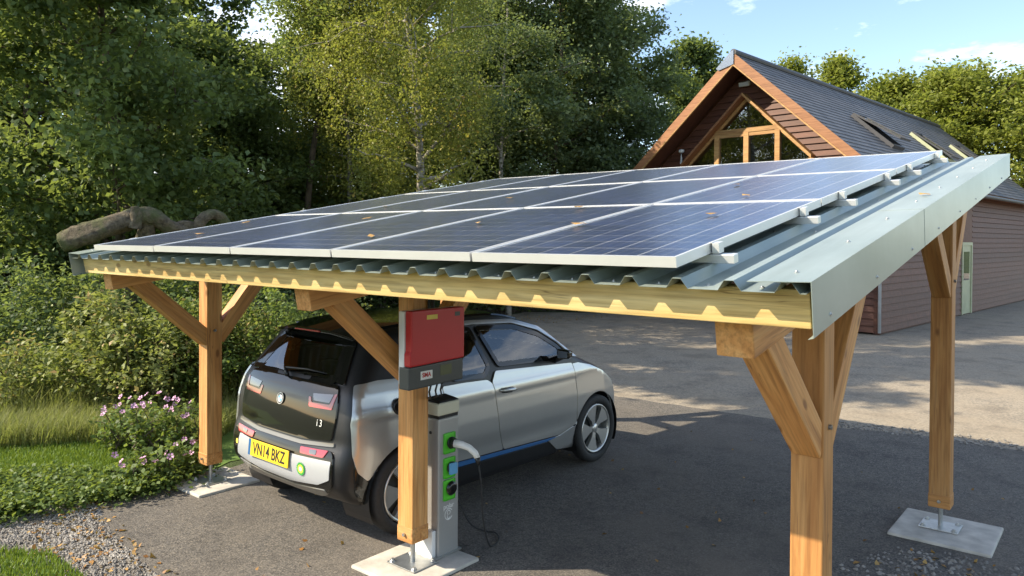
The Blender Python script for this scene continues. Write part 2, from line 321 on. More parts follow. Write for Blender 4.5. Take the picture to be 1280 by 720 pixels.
# ------------------------------------------------------------------ ground
def sheet(name, poly, z, mat, wob=0, step=.25):
    pts = []
    for i, a in enumerate(poly):
        b = poly[(i+1) % len(poly)]; a_, b_ = Vector(a), Vector(b); k = max(1, int((b_-a_).length/step)) if wob else 1
        k = min(k, 60)
        for j in range(k):
            q = a_.lerp(b_, j/k); nrm = Vector((-(b_-a_).y, (b_-a_).x)).normalized()
            q = q + nrm*random.uniform(-wob, wob); pts.append((q.x, q.y))
    vc = [Vector(q) for q in pts]; n_ = len(vc)
    r_ = delaunay_2d_cdt(vc, [(i,(i+1) % n_) for i in range(n_)], [], 1, 1e-6)
    fs = []
    for t in r_[2]:
        a, b, c = [r_[0][i] for i in t[:3]]
        fs.append(tuple(t) if (b-a).cross(c-a) > 0 else tuple(t)[::-1])
    o = link(name, mesh_from(name, [(q.x, q.y, z) for q in r_[0]], fs), mat); o['kind'] = 'structure'; return o
g = MB(); g.add([(-900,-900,-.02),(900,-900,-.02),(900,900,-.02),(-900,900,-.02)], [(0,1,2,3)]); tag(g.build('ground', MAT['ground']), kind='structure')
sheet('forest_floor', [(-40,2.5),(-7.5,5.5),(-6.8,9.5),(-8,13.2),(-9,16.5),(-6,19),(-6,60),(-40,60)], -.012, MAT['floor'], .12)
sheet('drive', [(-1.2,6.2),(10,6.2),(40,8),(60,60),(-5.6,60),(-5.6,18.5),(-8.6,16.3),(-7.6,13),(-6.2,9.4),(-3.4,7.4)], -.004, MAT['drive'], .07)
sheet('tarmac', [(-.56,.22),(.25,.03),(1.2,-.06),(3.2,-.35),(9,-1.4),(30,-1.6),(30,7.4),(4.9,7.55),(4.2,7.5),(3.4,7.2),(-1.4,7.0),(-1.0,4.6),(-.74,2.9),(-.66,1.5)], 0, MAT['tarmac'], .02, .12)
sheet('gravel_strip', [(-1.6,.42),(-.5,.30),(.3,.10),(1.3,.0),(3.4,-.30),(9,-1.3),(9,-3.2),(3,-1.6),(.8,-.95),(-.3,-.75),(-1.6,-.35)], -.008, MAT['gravel_bed'], .05, .12)
sheet('lawn', [(-9,-4.5),(-1.6,-1.1),(-1.0,.25),(-.75,1.0),(-.8,1.7),(-1.2,3.2),(-3.0,4.2),(-5.5,3.0),(-9,1.2)], -.013, MAT['lawn'], .1)

# ------------------------------------------------------------------ the carport
SL = 0.1715; cs, sn = math.cos(SL), math.sin(SL); ZP = 2.25
def RF(u, v, w=0.0): return Vector((u, v*cs - w*sn, ZP + v*sn + w*cs))      # roof frame: across, up the slope, off the glass plane
UPN = (0, -sn, cs)
port = empty('timber_carport', (2.45, 2.8, 0)); tag(port, 'timber carport with corrugated steel roof carrying fifteen solar panels', 'carport')
XL, XR, V0, V1 = -.52, 5.50, .02, 5.14
PITCHW, RH = .2, .036
# corrugated sheet
prof = []
u = XL
while u < XR - .01:
    for du, w in ((0,-.118),(.115,-.118),(.140,-.118+RH),(.175,-.118+RH)):
        if u+du < XR: prof.append((u+du, w))
    u += PITCHW
prof.append((XR, -.118))
vs_ = []; fs_ = []; NV = 26
for j in range(NV+1):
    v = V0 + (V1-V0)*j/NV
    for (uu, w) in prof: vs_.append(RF(uu, v, w))
npf = len(prof)
for j in range(NV):
    for i in range(npf-1): fs_.append((j*npf+i, j*npf+i+1, (j+1)*npf+i+1, (j+1)*npf+i))
k0 = len(vs_)
vs_ += [Vector(q) - Vector(UPN)*.0012 for q in vs_]; fs_ += [tuple(i+k0 for i in f[::-1]) for f in fs_]
for i in range(npf-1): fs_.append((i, i+k0, i+1+k0, i+1)); 
put(link('roof_sheet', mesh_from('roof_sheet', vs_, fs_), MAT['sheet']), port)
# verge flashings: top flange and drop leg folded from one sheet
for xo, s in ((XR+.022, 1), (XL-.022, -1)):
    b = MB(); sec = [(xo-s*.215,-.0795),(xo,-.0735),(xo,-.262),(xo-s*.018,-.268)]; t = .0025
    sec2 = [(a, w-t) if i == 0 else ((a-s*t, w-t) if i == 1 else (a-s*t, w)) for i, (a, w) in enumerate(sec)]
    loop = sec + sec2[::-1]
    segs = [(V0-.012, 1.76), (1.73, 3.5), (3.47, V1+.03)]
    for si, (va, vb) in enumerate(segs):
        b = MB(); off = .0012*(si % 2)
        b.prism([RF(a+s*off, va, w+off) for a, w in loop], RF(0,vb,0)-RF(0,va,0)); fl = put(b.build('verge_flashing', MAT['sheet']), port)
# fixing screws
def screw_mesh():
    b = MB(); b.lathe([(.0,.005),(.004,.005),(.005,.0035),(.005,.0015),(.0085,.001),(.009,-.001)], 8, 'z'); return b
scm = screw_mesh(); sc_me = mesh_from('screw', scm.v, scm.f); sc_me.materials.append(MAT['steel'])
rot_roof = Matrix.Rotation(SL, 4, 'X')
def screw(P, rot=rot_roof):
    o = link('screw', sc_me, None); o.matrix_basis = Matrix.Translation(P) @ rot; put(o, port)
for v in (.16, .78, 1.42, 2.05, 2.7, 3.3, 3.95, 4.6):
    screw(RF(XR-.075, v, -.0745)); screw(RF(XL+.075, v, -.0745))
    screw(RF(XR+.0225, v+.03, -.225), rot_roof @ Matrix.Rotation(R(90), 4, 'Y'))
for i in range(30):
    screw(RF(XL+.05+.2*i, .085, -.117))
for i in (27, 28):
    for v in (1.3, 2.5, 3.75, 4.9): screw(RF(XL+.05+.2*i, v, -.117))
# purlins, rafters
TP = -.121; HP = .135
for k, v in enumerate((.118, 1.3, 2.55, 3.8, 5.03)):
    bar('purlin', RF(XL+.03, v, TP-HP/2), RF(XR-.012, v, TP-HP/2), .055, HP, MAT['pine'], port, UPN, .004)
POSTX = (-.355, 2.425, 5.165); YF, YR = 1.175, 4.37; PS = .15
WR = TP-HP; HR = .165
for x in POSTX:
    bar('rafter', RF(x, .20, WR-HR/2-.001), RF(x, 4.98, WR-HR/2-.001), .15, HR, MAT['larch'], port, UPN, .007)
def raft_under(y):                                        # underside of a rafter at world y
    w = WR-HR-.001; v = (y + w*sn)/cs; return ZP + v*sn + w*cs
for x in POSTX:
    for y in (YF, YR):
        if x == POSTX[1] and y == YR: continue
        zt = raft_under(y)
        bar('post', (x, y, .20), (x, y, zt+.012), PS, PS, MAT['larch'], port, (0,-1,0), .008)
        b = MB(); b.box((-PS/2-.004,-PS/2-.004,.19), (PS/2+.004,PS/2+.004,.30))       # wider foot block
        ft = b.build('post_foot', MAT['larch'], None, bevel=.01); ft.matrix_basis = Matrix.Translation((x,y,0)); put(ft, port)
        for sgn in (-1, 1):
            L = .66; p0 = Vector((x, y+sgn*.045, raft_under(y)-.66)); yy = y+sgn*(L+.04); p1 = Vector((x, yy, raft_under(yy)+.035))
            bar('brace', p0, p1, .132, .135, MAT['larch'], port, (0,-sgn,.9), .007)
            b = MB(); b.lathe([(.0,.02),(.012,.018),(.013,.0)], 10, 'x'); bo = b.build('bolt', MAT['steel']); bo.matrix_basis = Matrix.Translation((x+PS/2-.004, y, raft_under(y)-.58)); put(bo, port)
        # steel shoe: stem, plate with four bolts
        b = MB(); b.tube([(x,y,.008),(x,y,.22)], .017, 10); put(b.build('post_stem', MAT['steel'], smooth=False), port)
        zb = .0235
        b = MB(); b.box((x-.14,y-.12,zb),(x+.14,y+.12,zb+.009)); put(b.build('base_plate', MAT['steel'], bevel=.002), port)
        for dx in (-.11,.11):
            for dy in (-.09,.09):
                b = MB(); b.lathe([(0,.022),(.011,.02),(.012,.009),(.02,.009),(.02,0)], 6, 'z', (x+dx,y+dy,zb+.009)); put(b.build('anchor_bolt', MAT['steel']), port)
        b = MB(); b.lathe([(0,-.012),(.012,-.011),(.013,0)], 10, 'y', (x,y-PS/2-.008,.245)); put(b.build('bolt', MAT['steel']), port)
# rails under the panels with end caps and clamps
RAILS = []
for j in range(3):
    for fr in (.32, 1.335):
        v = j*1.67+fr; RAILS.append(v)
        b = MB(); b.box((-.07,-.02,-.020),(5.05+.092,.02,.016)); ra = b.build('mounting_rail', MAT['alu'], bevel=.003); ra.matrix_basis = Matrix.Translation(RF(0,v,-.0615)) @ rot_roof; put(ra, port)
        for xx in (-.006, 5.056):
            b = MB(); s = 1 if xx > 0 else -1
            b.box((min(0,s*.028),-.022,-.038),(max(0,s*.028),.022,.003)); b.box((min(-s*.012,0),-.022,.0025),(max(-s*.012,0),.022,.006))
            c = b.build('end_clamp', MAT['alu']); c.matrix_basis = Matrix.Translation(RF(xx,v,-.0035)) @ rot_roof; put(c, port)

# footings
def footing(x0, y0, x1, y1, label):
    b = MB(); b.box((x0,y0,-.06),(x1,y1,.022)); o = b.build('concrete_footing', MAT['concrete'], bevel=.012)
    tag(o, label, 'footing', 'concrete footings under the carport posts')
footing(-.66,.89,-.03,1.50, 'concrete footing slab beside the weeds, under the carport post left of the car')
footing(2.12,.87,2.73,1.54, 'concrete footing slab under the charging point and the middle front post')
footing(4.86,.87,5.47,1.49, 'concrete footing slab under the nearest, rightmost front post')
footing(4.86,3.98,5.56,4.68, 'concrete footing slab under the rear post at the right edge')
footing(-.66,4.06,-.05,4.68, 'concrete footing slab under the rear post on the weedy side, behind the car')

# ------------------------------------------------------------------ solar panels
PWID, PLEN = .998, 1.655
b = MB(); ft = .034; th = .04
for lo, hi in (((0,0,-th),(PWID,ft*.35,0)),((0,PLEN-ft*.35,-th),(PWID,PLEN,0)),((0,ft*.35,-th),(ft*.35,PLEN-ft*.35,0)),((PWID-ft*.35,ft*.35,-th),(PWID,PLEN-ft*.35,0))): b.box(lo, hi)
frame_me = mesh_from('frame', b.v, b.f); frame_me.materials.append(MAT['alu'])
i0 = ft*.35-.001
b = MB(); b.box((i0,i0,-.012),(PWID-i0,PLEN-i0,-.0065)); back_me = mesh_from('backsheet', b.v, b.f); back_me.materials.append(MAT['backsheet'])
b = MB(); b.box((-.0747,-.0752,-.0004),(.0747,.0752,.0004)); cell_me = mesh_from('cell', b.v, b.f); cell_me.materials.append(MAT['cell'])
b = MB(); b.add([(i0,i0,-.0025),(PWID-i0,i0,-.0025),(PWID-i0,PLEN-i0,-.0025),(i0,PLEN-i0,-.0025)], [(0,1,2,3)]); glass_me = mesh_from('cover_glass', b.v, b.f); glass_me.materials.append(MAT['solarglass'])
ROWN = ('row nearest the corrugated eave', 'middle row of the roof', 'far top row of the roof'); COLN = ('leftmost', 'second from left', 'middle', 'second from right', 'rightmost')
for j in range(3):
    for i in range(5):
        o = empty('solar_module', M=Matrix.Translation(RF(i*1.012+.004, j*1.67+.006, random.uniform(-.0012,.0012))) @ rot_roof)
        tag(o, 'framed blue solar panel, %s in the %s' % (COLN[i], ROWN[j]), 'solar panel', 'solar panels on the carport roof')
        link('frame', frame_me, None, o); link('backsheet', back_me, None, o); link('cover_glass', glass_me, None, o)
        for a in range(6):
            for c in range(10):
                q = link('cell', cell_me, None, o); q.location = (PWID/2+(a-2.5)*.1585, PLEN/2+(c-4.5)*.1595, -.0056)

# ------------------------------------------------------------------ the electric car (local: x forward from the tail, y left, z up)
CA = R(1.3); fw = Vector((math.sin(CA), math.cos(CA), 0)); rt = Vector((math.cos(CA), -math.sin(CA), 0))
car = empty('electric_car', Vector((1.125,1.565,0)) - fw*.70, R(90)-CA)
tag(car, 'silver and black electric hatchback plugged in under the carport', 'car')
PROF = [(.22,.30),(.10,.40),(.05,.48),(.04,.60),(.06,.70),(.09,.78),(.10,.88),(.12,1.0),(.15,1.12),(.20,1.215),(.32,1.37),(.45,1.525),(.52,1.585),(.75,1.62),(1.2,1.645),(1.65,1.65),(2.05,1.63),(2.36,1.57),(2.56,1.49),(3.02,1.19),(3.16,1.13),(3.42,1.03),(3.70,.89),(3.87,.74),(3.96,.57),(3.95,.40),(3.86,.27),(3.6,.21),(2.0,.20),(.6,.22)]
def catmull(P, k=8):
    P = np.array(P); n_ = len(P); out = []
    for i in range(n_):
        p0, p1, p2, p3 = P[i-1], P[i], P[(i+1)%n_], P[(i+2)%n_]
        for t in np.arange(k)/k: out.append(.5*((2*p1)+(-p0+p2)*t+(2*p0-5*p1+4*p2-p3)*t*t+(-p0+3*p1-3*p2+p3)*t**3))
    return np.array(out)
PL = catmull(PROF, 5)
def sd_prof(x, z):
    a = PL; b2 = np.roll(PL, -1, 0); d = b2-a; dd = (d**2).sum(1)
    px_ = x[:,None]-a[None,:,0]; pz_ = z[:,None]-a[None,:,1]
    t = np.clip((px_*d[:,0]+pz_*d[:,1])/dd, 0, 1)
    dist = np.sqrt(((px_-t*d[:,0])**2+(pz_-t*d[:,1])**2).min(1))
    c = ((a[None,:,1] > z[:,None]) != (b2[None,:,1] > z[:,None])) & (x[:,None] < (d[:,0])*(z[:,None]-a[None,:,1])/np.where(d[:,1]==0,1e-9,d[:,1])+a[None,:,0])
    ins = c.sum(1) % 2 == 1
    return np.where(ins, -dist, dist)
PLAN = np.array([(-.1,.79),(.0,.80),(.2,.835),(.5,.868),(.9,.885),(1.5,.89),(2.3,.89),(3.0,.89),(3.4,.878),(3.65,.83),(3.85,.74),(4.1,.6)])
SECT = np.array([(.1,.90),(.25,.945),(.45,.982),(.62,.997),(.75,1.0),(.90,.992),(1.02,.976),(1.12,.950),(1.2,.918),(1.32,.862),(1.48,.785),(1.6,.725),(1.8,.62)])
def body(x, y, z, off=0.0):
    ay = np.abs(y)
    xr = np.where(x < 2, x - .125*ay**2.6*np.clip(1-x/1.2,0,1), x + .30*ay**2.2*np.clip((x-2.6)/1.3,0,1))
    zz = z + .075*ay**2*np.clip((z-.8)/.6,0,1)
    gp = sd_prof(xr, zz)
    w = np.interp(x, PLAN[:,0], PLAN[:,1])*np.interp(z, SECT[:,0], SECT[:,1])
    w = w + .010*np.exp(-((z-.985)/.045)**2) - .010*np.exp(-((z-.50)/.09)**2)*np.clip((x-1.0)/.3,0,1)*np.clip((2.9-x)/.3,0,1)
    gs = (ay - w)*.96
    k = .07; h = np.clip(.5+.5*(gp-gs)/k, 0, 1)
    return gs*(1-h)+gp*h + k*h*(1-h) - off
def fbody(P, off=0): return body(P[:,0], P[:,1], P[:,2], off)
def normals(P):
    e = .006; N = np.stack([(fbody(P+np.eye(3)[i]*e)-fbody(P-np.eye(3)[i]*e)) for i in range(3)], 1)
    return N/np.maximum(np.linalg.norm(N, axis=1, keepdims=True), 1e-9)
def cast(O, D, tmax, steps=60, off=0.0):
    ts = np.linspace(0, tmax, steps); hit = np.full(len(O), np.nan); lo = np.zeros(len(O)); prev = fbody(O, off); best = np.full(len(O), 9.0); bt = np.zeros(len(O))
    done = np.zeros(len(O), bool); hi = np.zeros(len(O))
    for a, c in zip(ts[:-1], ts[1:]):
        f_ = fbody(O+D*c, off); m_ = (~done) & (f_ < 0); lo[m_] = a; hi[m_] = c; done |= m_
        q = (f_ < best) & ~done; best[q] = f_[q]; bt[q] = c
    for _ in range(16):
        mid = (lo+hi)/2; f_ = fbody(O+D*mid[:,None], off); ins = f_ < 0; hi = np.where(ins, mid, hi); lo = np.where(ins, lo, mid)
    t = np.where(done, (lo+hi)/2, bt); return O+D*t[:,None], done
def poly_fill(poly, step=.04, rnd=0):
    pts = []
    n_ = len(poly)
    for i in range(n_):
        a = Vector(poly[i]); b_ = Vector(poly[(i+1)%n_]); k = max(1, int((b_-a).length/step+.5))
        for j in range(k): pts.append(a.lerp(b_, j/k))
    nb = len(pts); xs = [q.x for q in pts]; zs = [q.y for q in pts]
    def inside(q):
        c = False
        for i in range(nb):
            a, b_ = pts[i], pts[(i+1)%nb]
            if (a.y > q.y) != (b_.y > q.y) and q.x < (b_.x-a.x)*(q.y-a.y)/(b_.y-a.y)+a.x: c = not c
        return c
    gx = np.arange(min(xs)+step*.5, max(xs), step); gz = np.arange(min(zs)+step*.5, max(zs), step)
    B = np.array([(q.x,q.y) for q in pts]); inner = []
    for x in gx:
        for z in gz:
            if np.min((B[:,0]-x)**2+(B[:,1]-z)**2) > (step*.55)**2 and inside(Vector((x,z))): inner.append(Vector((x,z)))
    r_ = delaunay_2d_cdt(pts+inner, [(i,(i+1)%nb) for i in range(nb)], [], 1, 1e-7)
    return r_[0], [tuple(t) for t in r_[2]], nb
def rounded(poly, r_=.03, k=4):
    out = []; n_ = len(poly)
    for i in range(n_):
        p0, p1, p2 = Vector(poly[i-1]), Vector(poly[i]), Vector(poly[(i+1)%n_]); a = (p0-p1); b_ = (p2-p1); rr = min(r_, a.length*.45, b_.length*.45)
        A, B = p1+a.normalized()*rr, p1+b_.normalized()*rr
        for j in range(k+1):
            t = j/k; out.append(tuple(A.lerp(p1,t).lerp(p1.lerp(B,t),t)))
    return out
def to3(q, axis, side):
    q = np.array([(v.x, v.y) for v in q]); n_ = len(q); z = np.zeros(n_)
    if axis == 'y': return cast(np.stack([q[:,0], z+side*1.05, q[:,1]],1), np.tile([0,-side,0.],(n_,1)), 1.05)[0]
    if axis == 'x': return cast(np.stack([z-.25, q[:,0], q[:,1]],1), np.tile([1.,0,0],(n_,1)), 2.0, 90)[0]
    if axis == 'X': return cast(np.stack([z+4.3, q[:,0], q[:,1]],1), np.tile([-1.,0,0],(n_,1)), 2.6, 120)[0]
    return cast(np.stack([q[:,0], q[:,1], z+1.9],1), np.tile([0,0,-1.],(n_,1)), 1.6, 90)[0]
def panel(name, poly, mat, parent=None, axis='y', side=-1, off=0.0, step=.04, skirt=.014, rnd=.02):
    parent = parent or car
    q, tris, nb = poly_fill(rounded(poly, rnd) if rnd else poly, step)
    P = to3(q, axis, side); N = normals(P); P = P + N*off; n0 = len(P); F = []
    vote = 0.0
    for t in tris:
        t = tuple(t[:3]); qa, qb, qc = q[t[0]], q[t[1]], q[t[2]]
        if abs((qb-qa).cross(qc-qa)) < 1e-7: continue
        if (qb-qa).cross(qc-qa) < 0: t = t[::-1]
        a, b_, c = P[list(t)]; vote += np.cross(b_-a, c-a) @ N[t[0]]; F.append(t)
    if vote < 0: F = [t[::-1] for t in F]
    ec = {}
    for t in F:
        for i in range(3):
            e = (t[i], t[(i+1)%3]); ec[e] = 1
    be = [e for e in ec if (e[1],e[0]) not in ec and e[0] < nb and e[1] < nb]
    V = [tuple(p_) for p_ in P]; NN = [tuple(v) for v in N]; FF = list(F)
    if skirt:
        C = P[:n0].mean(0)
        for a, b_ in be:
            k = len(V); d1 = np.cross(P[b_]-P[a], N[a]); d1 = d1/max(np.linalg.norm(d1),1e-9)
            V += [tuple(P[a]),tuple(P[b_]),tuple(P[b_]-N[b_]*skirt),tuple(P[a]-N[a]*skirt)]; NN += [tuple((N[a]*.6+d1*.8))]*4; FF.append((k,k+3,k+2,k+1))
    me = mesh_from(name, V, FF)
    me.polygons.foreach_set('use_smooth', [True]*len(me.polygons))
    try: me.normals_split_custom_set_from_vertices([Vector(v).normalized() for v in NN])
    except Exception as ex: print('normals', ex)
    return link(name, me, mat, parent)
def arc(cx, cz, r_, a0, a1, k=18): return [(cx+r_*math.cos(R(a0+(a1-a0)*i/k)), cz+r_*math.sin(R(a0+(a1-a0)*i/k))) for i in range(k+1)]
AXR, AXF, AZ, AR = .70, 3.27, .35, .388
WF = [(1.78,1.185),(2.80,1.145),(2.68,1.27),(2.45,1.405),(2.14,1.50),(1.63,1.53)]
WRD = [(1.20,1.135),(1.58,1.115),(1.665,1.185),(1.55,1.53),(1.18,1.525),(1.10,1.40)]
WQ = [(.66,1.30),(1.02,1.27),(1.10,1.50),(.86,1.465)]
WB = [(-.52,1.235),(.52,1.235),(.47,1.35),(.41,1.49),(-.41,1.49),(-.47,1.35)]        # rear glass (y,z)
WW = [(-.60,1.22),(.60,1.22),(.50,1.47),(-.50,1.47)]                                 # windscreen (y,z) from the front
def in_poly(P, x, z):
    c = np.zeros(len(x), bool); n_ = len(P)
    for i in range(n_):
        (x0,z0),(x1,z1) = P[i], P[(i+1)%n_]
        c ^= ((z0 > z) != (z1 > z)) & (x < (x1-x0)*(z-z0)/((z1-z0) or 1e-9)+x0)
    return c
# black shell inside the painted panels
NT, NPH = 220, 110
th_ = np.linspace(0, 2*math.pi, NT, endpoint=False); ph = np.linspace(.02, math.pi-.02, NPH)
TT, PP = np.meshgrid(th_, ph, indexing='ij'); D = np.stack([np.cos(TT)*np.sin(PP)*1.9, np.sin(TT)*np.sin(PP), np.cos(PP)*.75], -1).reshape(-1,3); D /= np.linalg.norm(D, axis=1, keepdims=True)
O0 = np.tile([1.95,0,.85],(len(D),1)); lo = np.zeros(len(D)); hi = np.full(len(D), 2.6)
for _ in range(20):
    mid = (lo+hi)/2; ins = fbody(O0+D*mid[:,None], -.016) < 0; lo = np.where(ins, mid, lo); hi = np.where(ins, hi, mid)
SP = O0+D*lo[:,None]; F = []
for i in range(NT):
    for j in range(NPH-1): F.append((i*NPH+j, ((i+1)%NT)*NPH+j, ((i+1)%NT)*NPH+j+1, i*NPH+j+1))
FC = SP[np.array(F)].mean(1); X, Yc, Zc = FC.T
kill = np.zeros(len(F), bool)
for cx in (AXR, AXF): kill |= (np.hypot(X-cx, Zc-AZ) < AR-.004) & (np.abs(Yc) > .5)
for P_ in (WF, WRD, WQ): kill |= in_poly(P_, X, Zc) & (np.abs(Yc) > .45)
kill |= in_poly(WB, Yc, Zc) & (X < .75); kill |= in_poly(WW, Yc, Zc) & (X > 2.3)
shell = link('body_shell', mesh_from('body_shell', SP, [f for f, k_ in zip(F, kill) if not k_]), MAT['black_plastic'], car, smooth=True)
def ring(name, poly, mat, parent, axis, side, inner=.03, outer=.012, off=.001):
    P = rounded(poly, .035, 3); c = np.array(P).mean(0); pts = []
    n_ = len(P); Q = []
    for i in range(n_):
        a = Vector(P[i-1]); b_ = Vector(P[(i+1)%n_]); t = (b_-a).normalized(); nr = Vector((t.y,-t.x)); q = Vector(P[i])
        if nr.dot(q-Vector(c)) < 0: nr = -nr
        Q.append((q+nr*outer, q-nr*inner))
    o_ = to3([q[0] for q in Q], axis, side); i_ = to3([q[1] for q in Q], axis, side); No = normals(o_); Ni = normals(i_)
    V = [tuple(v) for v in o_+No*off]+[tuple(v) for v in i_+Ni*off]+[tuple(v) for v in i_-Ni*.014]
    F_ = [(i,(i+1)%n_,n_+(i+1)%n_,n_+i) for i in range(n_)]+[(n_+i,n_+(i+1)%n_,2*n_+(i+1)%n_,2*n_+i) for i in range(n_)]
    return link(name, mesh_from(name, V, F_), mat, parent, smooth=False)
for side in (-1, 1):
    sl = (lambda q: q)
    ff = panel('front_wing', [(2.855,1.075),(2.90,.80),(2.915,.46)]+[(2.66,.395),(2.46,.382),(2.62,.262),(2.895,.225)]+arc(AXF,AZ,AR,197,-8,24)[0:0]+arc(AXF,AZ,AR,198,8,26)+[(3.70,.44),(3.70,.60),(3.58,.82),(3.42,.925),(3.15,1.03),(2.95,1.075)], MAT['silver'], side=side, rnd=.012)
    fd = panel('front_door', [(1.725,1.145),(2.845,1.085),(2.888,.80),(2.90,.47),(2.64,.405),(1.815,.435),(1.74,.62),(1.665,1.06)], MAT['silver'], side=side)
    rd = panel('rear_door', [(1.07,1.10),(1.30,1.098),(1.60,1.085),(1.655,1.05),(1.728,.62),(1.80,.437),(1.17,.455),(1.10,.60),(1.085,.9)], MAT['silver'], side=side)
    rq = panel('rear_quarter', [(.225,1.13),(.265,1.215),(.45,1.232),(.85,1.212),(1.055,1.13),(1.072,.9),(1.088,.6)]+arc(AXR,AZ,AR,14,150,26)+[(.315,.50),(.222,.585),(.178,.72),(.181,.95)], MAT['silver'], side=side, rnd=.02)
    panel('sill', [(1.12,.40),(1.12,.235),(2.58,.235),(2.60,.255),(2.44,.375)], MAT['black_plastic'], side=side, off=.012)
    panel('sill_strip', [(1.13,.445),(1.13,.408),(2.44,.378),(2.58,.392)], MAT['blue'], side=side, off=.004, rnd=.004, step=.03)
    panel('bumper_corner', [(.215,.66),(.25,.575),(.32,.49),(.352,.42),(.335,.31),(.27,.33),(.215,.42),(.20,.6)], MAT['gloss_black'], side=side, off=-.003)
    for nm, P_, mt_ in (('door_window', WF, 'carglass'), ('rear_door_window', WRD, 'privacy'), ('quarter_window', WQ, 'privacy')):
        w = panel(nm, P_, MAT[mt_], side=side, off=-.004, skirt=0, rnd=.035); ring('window_frame', P_, MAT['gloss_black'], w, 'y', side)
    panel('roof_rail', [(.90,1.535),(1.2,1.553),(1.6,1.556),(2.12,1.530),(2.46,1.437),(2.71,1.295),(2.88,1.145),(2.95,1.135),(2.76,1.315),(2.5,1.465),(2.14,1.562),(1.6,1.590),(1.2,1.588),(.90,1.565)], MAT['silver'], side=side, off=.003, step=.03, rnd=.008)
    # door handle in a recess
    H0 = to3([Vector((1.85,.965))], 'y', side)[0]
    b = MB(); pts = [(1.735,H0[1]+side*.002,.975),(1.77,H0[1]+side*.022,.975),(1.90,H0[1]+side*.024,.965),(1.955,H0[1]+side*.002,.958)]
    b.tube(pts, [.012,.017,.017,.012], 8); b.build('door_handle', MAT['silver'], fd, smooth=True)
    panel('handle_recess', [(1.75,.995),(1.92,.985),(1.935,.955),(1.90,.935),(1.77,.945),(1.745,.965)], MAT['gloss_black'], fd, side=side, off=.002, rnd=.02, skirt=0, step=.02)
    # door mirror
    mx_ = 2.57; mir = MB(); y0 = side*.90
    mir.add([(mx_-.045,y0,1.16),(mx_-.045,y0+side*.155,1.175),(mx_-.045,y0+side*.155,1.255),(mx_-.045,y0,1.265),(mx_+.07,y0+side*.02,1.165),(mx_+.045,y0+side*.135,1.185),(mx_+.045,y0+side*.135,1.245),(mx_+.07,y0+side*.02,1.255)], [(0,1,2,3),(4,5,6,7),(0,1,5,4),(1,2,6,5),(2,3,7,6),(3,0,4,7)])
    mo = mir.build('door_mirror', MAT['gloss_black'], car, bevel=.022, seg=3, smooth=True)
    b = MB(); b.add([(mx_-.0475,y0+side*.02,1.178),(mx_-.0475,y0+side*.138,1.188),(mx_-.0475,y0+side*.138,1.243),(mx_-.0475,y0+side*.02,1.25)], [(0,1,2,3)]); b.build('mirror_glass', MAT['skytint_metal'], mo)
    b = MB(); b.tube([(mx_+.03,side*.80,1.13),(mx_+.02,y0+side*.03,1.18)], [.035,.025], 8); b.build('mirror_stalk', MAT['black_plastic'], mo, smooth=True)
    # arch liners
    for cx, nm in ((AXR,'r'),(AXF,'f')):
        ys = abs(to3([Vector((cx,AZ+AR+.02))], 'y', side)[0][1])-.02
        b = MB(); A_ = arc(0,0,AR+.004,-28,208,28); V = [(cx+a, side*.52, AZ+c) for a, c in A_]+[(cx+a, side*ys, AZ+c) for a, c in A_]; n_ = len(A_)
        b.add(V, [(i,i+1,n_+i+1,n_+i) for i in range(n_-1)]); b.add([(cx, side*.52, AZ)]+[(cx+a, side*.52, AZ+c) for a, c in A_], [(0,i+1,i+2) for i in range(n_-1)])
        b.build('arch_liner', MAT['black_plastic'], car)
# bonnet, roof, tail
panel('bonnet', [(3.02,-.62),(3.02,.62),(3.25,.66),(3.50,.55),(3.64,.34),(3.68,0),(3.64,-.34),(3.50,-.55),(3.25,-.66)], MAT['gloss_black'], axis='z', step=.06)
roofp = panel('roof', [(.56,-.50),(.56,.50),(1.2,.53),(2.0,.52),(2.42,.49),(2.46,0),(2.42,-.49),(2.0,-.52),(1.2,-.53)], MAT['gloss_black'], axis='z', step=.07)
panel('windscreen', WW, MAT['carglass'], axis='X', off=-.004, skirt=0, step=.06)
panel('front_bumper', [(-.70,.30),(.70,.30),(.74,.55),(.60,.80),(-.60,.80),(-.74,.55)], MAT['silver'], axis='X', step=.06)
gate = panel('tailgate', [(-.63,.80),(-.30,.775),(.30,.775),(.63,.80),(.655,.95),(.645,1.10),(.59,1.205),(-.59,1.205),(-.645,1.10),(-.655,.95)], MAT['gloss_black'], axis='x', step=.04, rnd=.04)
rg = panel('rear_window', WB, MAT['privacy'], axis='x', off=-.002, skirt=0, step=.05, rnd=.05); ring('window_frame', WB, MAT['gloss_black'], rg, 'x', 0, .022, .045)
panel('tailgate_frame', [(.54,1.215),(.64,1.205),(.575,1.35),(.505,1.505),(.44,1.50),(.49,1.35)], MAT['gloss_black'], axis='x', rnd=.02)
panel('tailgate_frame', [(-.54,1.215),(-.64,1.205),(-.575,1.35),(-.505,1.505),(-.44,1.50),(-.49,1.35)], MAT['gloss_black'], axis='x', rnd=.02)
bump_ = panel('rear_bumper', [(-.68,.735),(.68,.735),(.70,.62),(.69,.47),(.60,.40),(-.60,.40),(-.69,.47),(-.70,.62)], MAT['gloss_black'], axis='x', step=.04, rnd=.05)
panel('bumper_band', [(-.685,.665),(-.30,.655),(.30,.655),(.565,.672),(.60,.50),(.55,.485),(.2,.445),(-.2,.44),(-.55,.475),(-.675,.53)], MAT['white_band'], bump_, axis='x', off=.006, step=.03, rnd=.012)
panel('bumper_lip', [(-.60,.438),(-.2,.405),(.2,.41),(.60,.455),(.58,.395),(.5,.36),(-.5,.36),(-.6,.395)], MAT['dark_silver'], bump_, axis='x', off=.004, step=.04)
